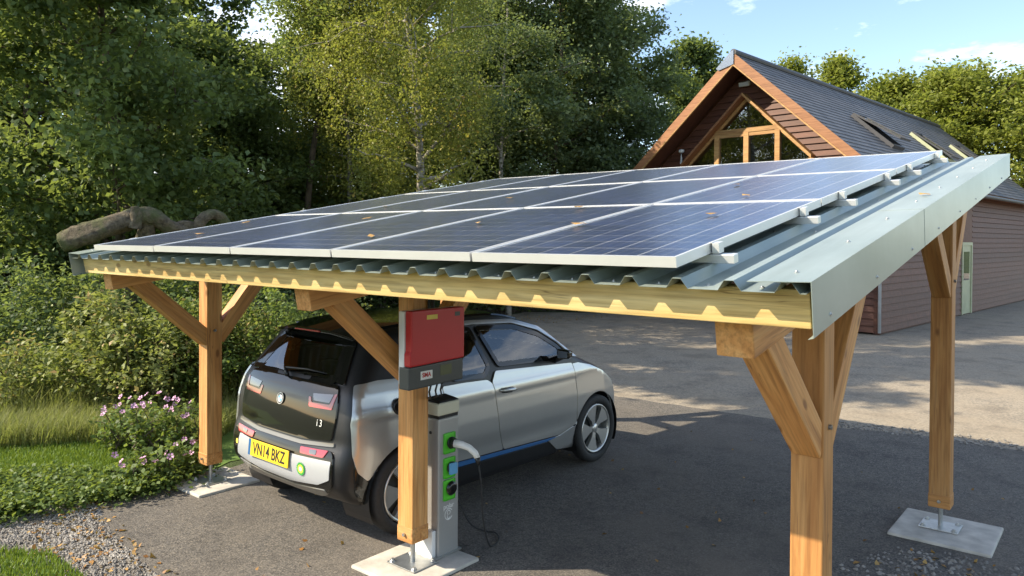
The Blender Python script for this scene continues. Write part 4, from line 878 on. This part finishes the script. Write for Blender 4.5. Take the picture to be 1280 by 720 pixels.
b = MB(); b.tube([(-5.55,-.03,4.55),(-5.55,-.16,4.6),(-5.55,-.16,4.95)], .04, 8); b.lathe([(.0,.09),(.085,.07),(.085,.0),(.05,-.02)], 12, 'z', (-5.55,-.16,4.93)); b.build('vent_pipe', MAT['sticker'], barn, smooth=True)
# roof windows on the slope
sM = math.atan(SLP)
for k, (ya, xa, xb) in enumerate(((3.2,-1.95,-.80),(8.4,-1.95,-.80),(13.0,-1.95,-.80))):
    cxm = (xa+xb)/2; L = (xb-xa)/math.cos(sM)
    M_ = Matrix.Translation((cxm, ya+.5, roofz(cxm)-.02)) @ Matrix.Rotation(sM, 4, 'Y')
    sk = MB()
    for lo_, hi_ in (((-L/2,-.47,-.02),(-L/2+.09,.47,.10)),((L/2-.09,-.47,-.02),(L/2,.47,.10)),((-L/2+.09,-.47,-.02),(L/2-.09,-.39,.10)),((-L/2+.09,.39,-.02),(L/2-.09,.47,.10))): sk.box(lo_, hi_)
    so = sk.build('roof_window', MAT['lead'] if k == 0 else MAT['greenframe'], barn, M_)
    tilt = Matrix.Translation((-L/2+.2,0,.11)) @ Matrix.Rotation(R(-9 if k == 0 else -4), 4, 'Y') @ Matrix.Translation((L/2-.2,0,0))
    b = MB()
    for lo_, hi_ in (((-L/2,-.44,.0),(-L/2+.07,.44,.05)),((L/2-.07,-.44,0),(L/2,.44,.05)),((-L/2+.07,-.44,0),(L/2-.07,-.37,.05)),((-L/2+.07,.37,0),(L/2-.07,.44,.05))): b.box(lo_, hi_)
    b.build('sash', MAT['lead'], so, tilt)
    b = MB(); b.box((-L/2+.07,-.37,.02),(L/2-.07,.37,.03)); b.build('roof_pane', MAT['winglass'], so, tilt)

# ------------------------------------------------------------------ fallen trunk behind the carport
lg = empty('fallen_log', (-5.4, 2.1, 0)); tag(lg, 'thick grey fallen tree trunk with bent limbs behind the weedy end of the roof', 'log')
def DP(x, y, D):
    d = px_ray(x, y); fh = Vector((_f.x,_f.y,0)).normalized(); t = D/(Vector((d.x,d.y,0)).dot(fh)); return CAM + d*t
def rough_tube(pts, rad, n_=14, amp=.2):
    pts = spline(pts, 6); k = len(pts); rr = np.interp(np.linspace(0,1,k), np.linspace(0,1,len(rad)), rad); b = MB(); b.tube(pts, list(rr), n_)
    ph_ = [random.uniform(0,6.28) for _ in range(4)]; V = []
    for i, v in enumerate(b.v):
        c_ = Vector(pts[i//n_]); t_ = 6.283*(i % n_)/n_; u_ = (i//n_)/k*9
        g_ = 1+.10*math.sin(3*t_+ph_[0]+u_*.6)+.07*math.sin(5*t_+ph_[1]-u_*.9)+.06*math.sin(2*t_+ph_[2]+u_*1.7)+random.uniform(-.07,.07); V.append(tuple(c_+(Vector(v)-c_)*g_))
    b.v = V; return b
put(rough_tube([DP(78,304,11),DP(110,292,11.05),DP(150,279,11.2),DP(186,270,11.4),DP(215,285,11.6),DP(255,305,12)], [.13,.165,.155,.13,.12,.11], 16, .30).build('trunk', MAT['log'], smooth=True), lg)
put(rough_tube([DP(167,285,11.2),DP(170,270,11.2),DP(169,258,11.2)], [.10,.08,.055]).build('stub', MAT['log'], smooth=True), lg)
put(rough_tube([DP(186,270,11.4),DP(180,300,11.5),DP(160,360,11.6),Vector((-5.6,2.6,-.05))], [.10,.13,.15,.2]).build('limb', MAT['log'], smooth=True), lg)
put(rough_tube([DP(215,293,11.6),DP(225,282,11.7),DP(240,283,11.8),DP(252,300,11.9)], [.07,.075,.07,.06]).build('limb', MAT['log'], smooth=True), lg)
put(rough_tube([DP(247,292,11.8),DP(252,276,11.8),DP(266,268,11.9),DP(279,275,12),DP(290,300,12.2),DP(300,360,12.6),Vector((-4.2,5.2,-.05))], [.075,.085,.085,.08,.08,.1,.14], 14, .2).build('limb', MAT['log'], smooth=True), lg)

# ------------------------------------------------------------------ foliage
def quads_mesh(name, V, tint, per=4):
    n_ = len(V)//per; me = bpy.data.meshes.new(name)
    me.vertices.add(len(V)); me.vertices.foreach_set('co', V.astype(np.float32).ravel())
    me.loops.add(n_*per); me.loops.foreach_set('vertex_index', np.arange(n_*per, dtype=np.int32))
    me.polygons.add(n_); me.polygons.foreach_set('loop_start', np.arange(0, n_*per, per, dtype=np.int32))
    me.update(calc_edges=True)
    a = me.attributes.new('tint', 'FLOAT', 'FACE'); a.data.foreach_set('value', tint.astype(np.float32)); return me
def unit(a): return a/np.maximum(np.linalg.norm(a, axis=1, keepdims=True), 1e-9)
def leaf_quads(C, L, W, droop=0.0, flat=.6):
    n_ = len(C); d = rng.normal(size=(n_,3)); d[:,2] = d[:,2]*.6 - droop; d = unit(d)
    nn = rng.normal(size=(n_,3)); nn[:,2] = np.abs(nn[:,2])+flat; s = unit(np.cross(d, nn)); up = np.cross(s, d)
    L = np.broadcast_to(np.asarray(L), (n_,))[:,None]; W = np.broadcast_to(np.asarray(W), (n_,))[:,None]
    bend = up*L*.12
    return np.stack([C-d*L*.5-bend, C+s*W*.5+d*L*.05, C+d*L*.5-bend, C-s*W*.5+d*L*.05], 1).reshape(-1,3)
def limb_path(p0, dirv, length, up=.25, k=6, wob=.12):
    p = np.array(p0, float); d = np.array(dirv, float); d /= np.linalg.norm(d); out = [p.copy()]
    for i in range(k):
        d = d + rng.normal(size=3)*wob; d[2] += up/k; d /= np.linalg.norm(d); p = p + d*length/k; out.append(p.copy())
    return out
def make_tree(name, loc, h, rad, base, mat, label, bark='bark', n_limb=26, leaves=24000, leaf=.10, spread=.42, droop=.1, weep=0.0, trunk_r=.14, group=None, env=1.0, lean=0.02, top=.0, cluster=1.0, gap=0.0, flat=.6):
    root = empty(name, loc); tag(root, label, 'tree', group)
    tp = [np.array([0,0,-.15])]; d = np.array([rng.normal()*lean, rng.normal()*lean, 1.0])
    K = 14
    for i in range(K):
        d = d + np.array([rng.normal()*.035, rng.normal()*.035, 0]); d[2] = 1; tp.append(tp[-1]+d/np.linalg.norm(d)*(h*.94+.15)/K)
    tr = [trunk_r*(1.25 if i == 0 else 1)*(1-.88*i/K)+.008 for i in range(K+1)]
    b = MB(); b.tube(tp, tr, 9)
    def at_h(z):
        i = min(int(z/(h*.94)*K), K-1); f_ = z/(h*.94)*K-i; return tp[i]*(1-f_)+tp[i+1]*f_
    def env_r(t): return rad*env*max(.05, (math.sin(math.pi*min(max((t*.92+.08),0),1)**.75))**.7 if top == 0 else (1-t)**.8*1.0+.08)
    CL = []
    for i in range(n_limb):
        t = (i+rng.random())/n_limb; z = base+(h-base)*t*.96; a = i*2.399+rng.normal()*.5
        L = env_r(t)*rng.uniform(.75,1.12); p0 = at_h(min(z, h*.93)); el = rng.uniform(.05,.7) if weep == 0 else rng.uniform(.4,1.0)
        path = limb_path(p0, (math.cos(a), math.sin(a), el), L*1.12, up=(.15 if weep == 0 else -.5))
        r0 = max(.014, trunk_r*.42*(1-t)+.012); b.tube(path, list(np.linspace(r0, .006, len(path))), 5, cap=False)
        for j in range(2, len(path)):
            for q in range(2):
                CL.append(path[j]+rng.normal(size=3)*.18)
            if j >= 2 and rng.random() < .8:
                sd = np.array([math.cos(a+rng.normal()*1.1), math.sin(a+rng.normal()*1.1), rng.uniform(-.3,.6)]); sub = limb_path(path[j], sd, L*rng.uniform(.25,.5), up=0, k=4)
                b.tube(sub, list(np.linspace(r0*.45, .004, len(sub))), 4, cap=False); CL += [sub[2], sub[3]+rng.normal(size=3)*.1, sub[4]]
    b.build('trunk', MAT[bark], root, smooth=True)
    CL = np.array(CL)
    if gap: CL = CL[rng.random(len(CL)) > gap]
    m_ = len(CL); per = max(4, leaves//m_); tin = rng.normal(.5,.17,m_); sz = rng.uniform(.6,1.35,m_)*spread*cluster
    idx = np.repeat(np.arange(m_), per); off = rng.normal(size=(len(idx),3))*sz[idx][:,None]*np.array([.62,.62,.42])
    P = CL[idx]+off
    if weep > 0:
        sl = rng.random(len(idx))**1.2*weep*(.5+.8*rng.random(m_)[idx]); strand = rng.integers(0, 7, len(idx)); ang = strand*0.9+rng.random(m_)[idx]*6
        P = CL[idx]+np.stack([np.cos(ang)*.22*(.4+strand/7), np.sin(ang)*.22*(.4+strand/7), -sl], 1)+rng.normal(size=(len(idx),3))*np.array([.055,.055,.05])
    P = P[P[:,2] > .15]; n_ = len(P); tint = np.clip((tin[idx][:n_])+rng.normal(0,.16,n_), 0, 1)
    L_ = leaf*rng.uniform(.7,1.3,n_); me = quads_mesh('crown', leaf_quads(P, L_, L_*.62, droop, flat), tint); link('crown', me, MAT[mat], root)
    return root
def make_shrub(name, loc, r_, h, mat, label, cat='shrub', leaves=5000, leaf=.05, group=None, stems=14, arch=.35, leafw=.6, flowers=0, core=.0):
    root = empty(name, loc); tag(root, label, cat, group); b = MB(); CL = []
    for i in range(stems):
        a = i*2.399+rng.normal()*.3; q = math.sqrt((i+.5)/stems); tip = np.array([math.cos(a)*r_*q, math.sin(a)*r_*q, h*(1-.55*q*q)*rng.uniform(.8,1.12)]); p0 = np.array([math.cos(a)*r_*.25*q, math.sin(a)*r_*.25*q, -.03])
        path = [p0*(1-t)+tip*t+np.array([0,0,arch*h*t*(1-t)])+rng.normal(size=3)*.03*(t > 0) for t in np.linspace(0,1,7)]
        b.tube(path, list(np.linspace(.011,.003,7)), 4, cap=False)
        for t in range(1,7): CL += [path[t]]*(1 if t < 3 else 2)
    b.build('stems', MAT['bark'], root)
    CL = np.array(CL); m_ = len(CL); per = max(3, leaves//m_); idx = np.repeat(np.arange(m_), per); tin = rng.normal(.5,.2,m_)
    P = CL[idx]+rng.normal(size=(len(idx),3))*np.array([.5,.5,.4])*r_*rng.uniform(.14,.38,m_)[idx][:,None]; P = P[P[:,2] > .01]; n_ = len(P)
    L_ = leaf*rng.uniform(.6,1.4,n_); me = quads_mesh('foliage', leaf_quads(P, L_, L_*leafw, .15, .9), np.clip(tin[idx][:n_]+rng.normal(0,.2,n_),0,1)); link('foliage', me, MAT[mat], root)
    for k in range(flowers):
        a = rng.uniform(0,6.28); rr = r_*math.sqrt(rng.random())*.95; c = np.array([math.cos(a)*rr, math.sin(a)*rr, h*rng.uniform(.72,1.12)]); f_ = MB(); R_ = rng.uniform(.023,.034)
        face = Vector((rng.normal()*.5+.35, rng.normal()*.5-.45, .7)).normalized(); u_ = face.orthogonal().normalized(); v_ = face.cross(u_)
        for q in range(5):
            t0 = q*1.2566; pts = []
            for (rr_, da, hh) in ((.15,0,0),(.7,-.5,.22),(1.0,-.28,.3),(.92,0,.26),(1.0,.28,.3),(.7,.5,.22)):
                pts.append(Vector(c)+(u_*math.cos(t0+da)+v_*math.sin(t0+da))*R_*rr_+face*R_*hh)
            f_.add(pts, [tuple(range(6))])
        f_.build('flower', MAT['pink'], root)
    return root
TG = 'trees behind the carport'
trees = [
 ('leafy_tree', 318, 22.0, 6.0, 2.0, .3, 'leaf_mid', 'small leafy tree filling the gap between the drooping tree and the birches', dict(leaves=20000, leaf=.14)),
 # name, px, D, h, rad, base, mat, label, kwargs
 ('leafy_tree', -70, 16.2, 18.5, 2.9, 7.0, 'leaf_dark', 'dark leafy tree standing outside the far left of the row', dict(leaves=34000, leaf=.25, n_limb=34)),
 ('leafy_tree', 36, 20.5, 10.5, 3.1, .9, 'leaf_dark', 'dense dark green tree at the left edge, branches drooping low', dict(leaves=48000, leaf=0.140, droop=.55, n_limb=34)),
 ('leafy_tree', 160, 16.6, 9.6, 2.5, 1.1, 'leaf_mid', 'big dark green tree with drooping sprays above the fallen trunk', dict(leaves=51200, leaf=0.134, droop=.6, n_limb=34, spread=.38)),
 ('leafy_tree', 262, 23.5, 8.6, 2.2, .6, 'leaf_dark', 'lower dark tree filling the gap left of the thin bare trunk', dict(leaves=32000, leaf=0.146)),
 ('slender_birch', 372, 21.5, 12, 1.9, 5.4, 'leaf_mid', 'slender tree with a thin bare brown trunk left of the birch', dict(leaves=19200, leaf=0.110, trunk_r=.115, n_limb=20, spread=.45, lean=.01, gap=.2)),
 ('leafy_tree', 335, 27, 8.6, 2.8, .5, 'leaf_mid', 'mid green tree behind the thin bare trunk', dict(leaves=32000, leaf=0.146, gap=.15)),
 ('weeping_birch', 522, 18.0, 12, 2.45, 3.4, 'leaf_birch', 'weeping birch with pale trunk and yellowing hanging leaves', dict(leaves=54400, leaf=0.079, bark='birch_bark', trunk_r=.125, n_limb=34, weep=1.5, droop=.8, lean=.008)),
 ('weeping_birch', 440, 22.5, 11, 2.2, 3.4, 'leaf_birch', 'smaller yellow green birch behind the thin bare trunk', dict(leaves=35200, leaf=0.085, bark='birch_bark', trunk_r=.09, n_limb=28, weep=1.4, droop=.8)),
 ('leafy_tree', 470, 26.5, 11, 3.0, .5, 'leaf_dark', 'dark tree closing the background behind the weeping birch', dict(leaves=35200, leaf=0.171)),
 ('leafy_tree', 590, 25.5, 11, 2.7, .6, 'leaf_mid', 'dark green tree just right of the weeping birch', dict(leaves=35200, leaf=0.171)),
 ('leafy_tree', 636, 22.5, 12.5, 1.9, 4.2, 'leaf_grey', 'thin grey green tree with a straight pale stem right of the birch', dict(leaves=22400, leaf=0.110, bark='birch_bark', trunk_r=.08, n_limb=24)),
 ('leafy_tree', 690, 25.5, 13.5, 2.8, .9, 'leaf_grey', 'full grey green tree between the birch and the barn', dict(leaves=54400, leaf=0.146, n_limb=36)),
 ('leafy_tree', 775, 28.0, 13.8, 2.7, .9, 'leaf_grey', 'tall grey green tree next to the barn gable', dict(leaves=51200, leaf=0.159, n_limb=36, spread=.48)),
 ('leafy_tree', 838, 33.0, 11, 2.6, .8, 'leaf_mid', 'rounder green tree tucked behind the barn roof edge', dict(leaves=32000, leaf=0.183)),
 ('leafy_tree', 720, 33.0, 13, 3.2, .5, 'leaf_mid', 'dark background tree behind the grey green pair', dict(leaves=32000, leaf=0.207)),
 ('leafy_tree', -20, 26, 10.5, 3.2, .4, 'leaf_dark', 'dark background tree at the left edge behind the drooping tree', dict(leaves=26000, leaf=.18)),
 ('leafy_tree', 110, 28, 11.2, 3.4, .4, 'leaf_dark', 'dark background tree between the two big dark trees on the left', dict(leaves=28000, leaf=.18)),
 ('leafy_tree', 215, 27, 12, 3.2, .4, 'leaf_mid', 'green background tree right of the drooping sprays', dict(leaves=26000, leaf=.18)),
 ('leafy_tree', 400, 30, 11.5, 3.6, .4, 'leaf_dark', 'dark background tree behind the thin bare trunk and small birch', dict(leaves=28000, leaf=.19)),
 ('leafy_tree', 545, 31, 13, 3.6, .4, 'leaf_dark', 'dark background tree seen through the weeping birch', dict(leaves=28000, leaf=.19)),
 ('leafy_tree', 640, 32, 13.5, 3.4, .4, 'leaf_mid', 'green background tree right behind the thin pale stem', dict(leaves=28000, leaf=.19)),
]
for (nm, px, D, h, rad, base, mat, lab, kw) in trees:
    make_tree(nm, at_dist(px, D), h, rad, base, mat, lab, group=TG, **kw)
for (px, D, h, rad, mat, lab) in ((905,46,12.6,3.2,'leaf_mid','green tree peeping over the left roof slope of the barn'),(985,47,13.0,2.7,'leaf_yellow','yellow green treetop rising just right of the barn peak'),(1042,46,12.6,2.5,'leaf_yellow','yellow green treetop with a tall sprig over the barn ridge'),(1085,44,10.4,3.2,'leaf_yellow','broad yellow green treetop over the middle of the barn ridge'),(1125,43,10.9,3.4,'leaf_yellow','yellow green treetop above the second roof window'),(1172,43,10.8,3.4,'leaf_yellow','yellow green treetop over the far part of the ridge'),(1225,42,10.8,3.4,'leaf_yellow','yellow green treetop at the right edge over the ridge'),(1285,42,10.6,3.2,'leaf_yellow','yellow green treetop past the right edge')):
    make_tree('hedge_tree', at_dist(px, D), h, rad, 2.0, mat, lab, group='trees behind the barn', leaves=16000, leaf=.22, n_limb=28, spread=.62, trunk_r=.2)
# dark undergrowth under the trees
for k, (px, D, r_, h, mat, lab) in enumerate(((-40,18.5,2.3,3.0,'leaf_dark','dark bush at the very left end of the undergrowth'),(-150,20,2.5,3.2,'leaf_mid','green bush outside the left edge'),(-290,22,2.8,3.4,'leaf_dark','dark bush far outside the left edge'),(95,19.5,2.4,3.4,'leaf_dark','dark undergrowth bush at the left under the trees'),(215,20.5,2.3,3.2,'leaf_dark','dark undergrowth bush under the drooping sprays'),(310,21.5,2.2,3.3,'leaf_dark','dark undergrowth bush left of the thin bare trunk'),(400,23.0,2.3,3.6,'leaf_dark','dark undergrowth bush right of the thin bare trunk'),(480,23.5,2.3,3.4,'leaf_mid','green undergrowth bush under the weeping birch'),(565,23.0,2.2,3.4,'leaf_dark','dark undergrowth bush right of the birch trunk'),(640,24.0,2.2,3.6,'leaf_mid','green undergrowth bush at the foot of the grey green trees'),(715,25.0,2.2,3.8,'leaf_grey','grey green undergrowth bush above the far panel row'),(790,26.0,2.1,3.6,'leaf_mid','green undergrowth bush beside the barn corner'))):
    make_shrub('undergrowth_bush', at_dist(px, D), r_, h, mat, lab, 'bush', 13000, .17, 'bushes under the trees', 30)
# sunlit shrubs and weeds at the open side of the carport
for (px, D, r_, h, mat, lf_, lab) in ((20,11.8,.9,.85,'leaf_bush',.06,'rough leafy shrub at the left frame edge'),(92,11.8,.8,.75,'leaf_weed',.06,'low shrub below the left end of the fallen trunk'),(135,11.0,.75,1.62,'leaf_bush',.075,'sunlit bramble bush with arching branches under the beam end'),(186,10.6,.85,1.5,'leaf_bush',.06,'yellow green bramble bush just left of the carport post'),(236,11.0,.8,1.5,'leaf_weed',.075,'green bramble bush behind the left carport post'),(285,11.0,.85,1.6,'leaf_bush',.06,'sunlit bramble bush right of the left carport post'),(335,10.8,.85,1.65,'leaf_weed',.055,'bramble bush touching the car outline on the left'),(395,12.2,1.1,1.6,'leaf_bush',.06,'bramble bush half hidden behind the car'),(120,13.4,1.2,2.0,'leaf_dark',.08,'dark shaded shrub in the background under the fallen trunk'),(205,13.6,1.2,2.1,'leaf_dark',.08,'dark shaded shrub behind the left carport post'),(290,13.8,1.2,2.1,'leaf_dark',.08,'dark shaded shrub behind the brambles right of the post'),(30,13.8,1.2,1.9,'leaf_dark',.08,'dark shaded shrub at the left edge under the trees')):
    make_shrub('bramble_bush', at_dist(px, D), r_, h, mat, lab, 'shrub', 5600, lf_, 'shrubs beside the carport', 22, .45)
for (x, y, r_, h, nf, lab) in ((150,562,.32,.50,9,'pink mallow clump furthest left by the lawn'),(188,566,.34,.58,13,'tall pink mallow clump behind the lawn, full of flowers'),(228,566,.32,.58,11,'pink mallow clump close behind the left post'),(172,608,.24,.30,5,'low pink mallow plant at the tarmac edge'),(205,606,.24,.33,6,'low pink mallow plant left of the concrete footing'),(238,594,.20,.32,4,'small pink mallow plant touching the concrete footing')):
    make_shrub('mallow_plant', on_ground(x, y), r_, h, 'leaf_weed', lab, 'flower', 620, .05, 'pink mallows beside the carport', 12, .2, .85, nf)
# grass and ground cover: nobody could count it
def blades(name, pts, hgt, wid, mat, lab, cat, lean=.5):
    n_ = len(pts); a = rng.uniform(0,6.28,n_); H = hgt*rng.uniform(.5,1.3,n_); W = wid*rng.uniform(.7,1.3,n_); d = np.stack([np.cos(a),np.sin(a),np.zeros(n_)],1); s = np.stack([-np.sin(a),np.cos(a),np.zeros(n_)],1)
    ln = (rng.random(n_)*lean)[:,None]*H[:,None]; B = pts; T1 = B+d*ln*.35+np.array([0,0,1])*H[:,None]*.6; T2 = B+d*ln+np.array([0,0,1])*H[:,None]*(1-.25*lean*rng.random(n_))[:,None]
    V = np.stack([B-s*W[:,None]*.5, B+s*W[:,None]*.5, T1+s*W[:,None]*.4, T1-s*W[:,None]*.4, T1-s*W[:,None]*.4, T1+s*W[:,None]*.4, T2+s*W[:,None]*.06, T2-s*W[:,None]*.06],1).reshape(-1,3)
    return tag(link(name, quads_mesh(name, V, np.repeat(np.clip(rng.normal(.5,.22,n_),0,1), 2), 4), MAT[mat]), lab, cat, kind='stuff')
def scatter(poly, n_, z=0.0):
    P = np.array(poly); out = []
    while len(out) < n_:
        q = rng.uniform(P.min(0), P.max(0), (n_,2)); q = q[in_poly([tuple(a) for a in poly], q[:,0], q[:,1])]; out += list(q)
    o = np.array(out[:n_]); return np.concatenate([o, np.full((len(o),1), z)], 1)
gp = lambda *l: [tuple(on_ground(x, y)[:2]) for x, y in l]
blades('lawn_grass', scatter(gp((-260,562),(-40,552),(250,548),(262,580),(235,600),(110,600),(-40,618),(-260,640)), 42000, -.013), .055, .008, 'grass', 'short bright green lawn grass beside the flowers', 'grass')
blades('lawn_grass', scatter(gp((-60,684),(62,692),(104,722),(122,760),(-60,790)), 6000, -.012), .06, .009, 'grass', 'patch of short grass at the near left corner', 'grass')
blades('long_grass', scatter(gp((-260,530),(-60,520),(120,505),(250,505),(300,530),(262,556),(100,556),(-60,566),(-260,580)), 38000, -.015), .30, .007, 'dry_grass', 'long pale grass between the lawn and the brambles', 'grass', 1.1)
blades('long_grass', scatter(gp((-60,455),(120,470),(300,470),(300,520),(-60,540)), 20000, -.015), .48, .008, 'dry_grass', 'tall dry grass growing among the brambles', 'grass', .9)
def cover(name, pts, leaf, hgt, mat, lab, cat):
    n_ = len(pts); P = pts.copy(); P[:,2] += rng.random(n_)**.8*hgt; L_ = leaf*rng.uniform(.6,1.4,n_)
    return tag(link(name, quads_mesh(name, leaf_quads(P, L_, L_*.8, .0, 1.2), np.clip(rng.normal(.5,.2,n_),0,1)), MAT[mat]), lab, cat, kind='stuff')
cl = scatter(gp((-40,606),(110,604),(185,598),(245,590),(250,597),(212,612),(110,634),(-40,658)), 90, 0); cl[:,2] = 0
P = np.repeat(cl, 130, 0); P[:,:2] += rng.normal(size=(len(P),2))*.10
cover('ground_weeds', P, .042, .16, 'leaf_weed', 'low leafy weeds along the tarmac edge', 'weeds')
# gravel
def stones(name, pts, size, lab):
    n_ = len(pts); O = np.array([(1,0,0),(-1,0,0),(0,1,0),(0,-1,0),(0,0,1),(0,0,-1)], float); S = size*rng.uniform(.45,1.4,(n_,1,1)); V = (O[None]*S*rng.uniform(.6,1.25,(n_,6,1))+rng.normal(size=(n_,6,3))*S*.12); a = rng.uniform(0,6.28,n_); c, s = np.cos(a)[:,None], np.sin(a)[:,None]
    V = np.stack([V[:,:,0]*c-V[:,:,1]*s, V[:,:,0]*s+V[:,:,1]*c, V[:,:,2]*.7],2)+pts[:,None,:]
    T = np.array([(0,2,4),(2,1,4),(1,3,4),(3,0,4),(2,0,5),(1,2,5),(3,1,5),(0,3,5)])
    me = bpy.data.meshes.new(name); me.from_pydata(V.reshape(-1,3).tolist(), [], (T[None]+np.arange(n_)[:,None,None]*6).reshape(-1,3).tolist()); return tag(link(name, me, MAT['stone']), lab, 'gravel', kind='stuff')
stones('gravel', scatter([(-1.6,.40),(-.55,.24),(.25,.05),(1.2,-.05),(3.0,-.34),(3.0,-1.5),(.8,-.9),(-.3,-.7),(-1.6,-.3)], 13000, .0), .0125, 'loose grey gravel along the near edge of the tarmac')
stones('gravel', np.concatenate([scatter([(4.7,3.1),(6.2,3.0),(6.4,3.9),(5.6,3.95),(5.0,3.8)], 500, .0), scatter([(3.3,7.25),(5.6,7.5),(9,7.2),(9,7.7),(5.2,7.95),(3.2,7.6)], 900, .005)]), .017, 'scattered grit at the far edge and beside the rear footing')
def litter(name, pts, size, lab):
    n_ = len(pts); L_ = size*rng.uniform(.6,1.3,n_); P = pts.copy(); P[:,2] += .008; return tag(link(name, quads_mesh(name, leaf_quads(P, L_, L_*.6, 0, 3.0), rng.random(n_)), MAT['dead_leaf']), lab, 'dead leaves', kind='stuff')
litter('leaf_litter', np.concatenate([scatter([(-1.2,.35),(-.5,.32),(.4,.12),(1.5,.02),(1.8,-.6),(.2,-.5),(-1.2,-.1)], 330, .0), scatter([(-.5,.3),(5,-.3),(9,6),(-.6,6)], 130, 0), scatter([(-9,14),(-5.5,18),(-6.5,11),(-7.5,9)], 700, 0), scatter([(4.8,3.2),(6.4,3.2),(6.4,3.9),(5.0,3.8)], 60, 0)]), .05, 'dry brown leaves blown along the tarmac edges')
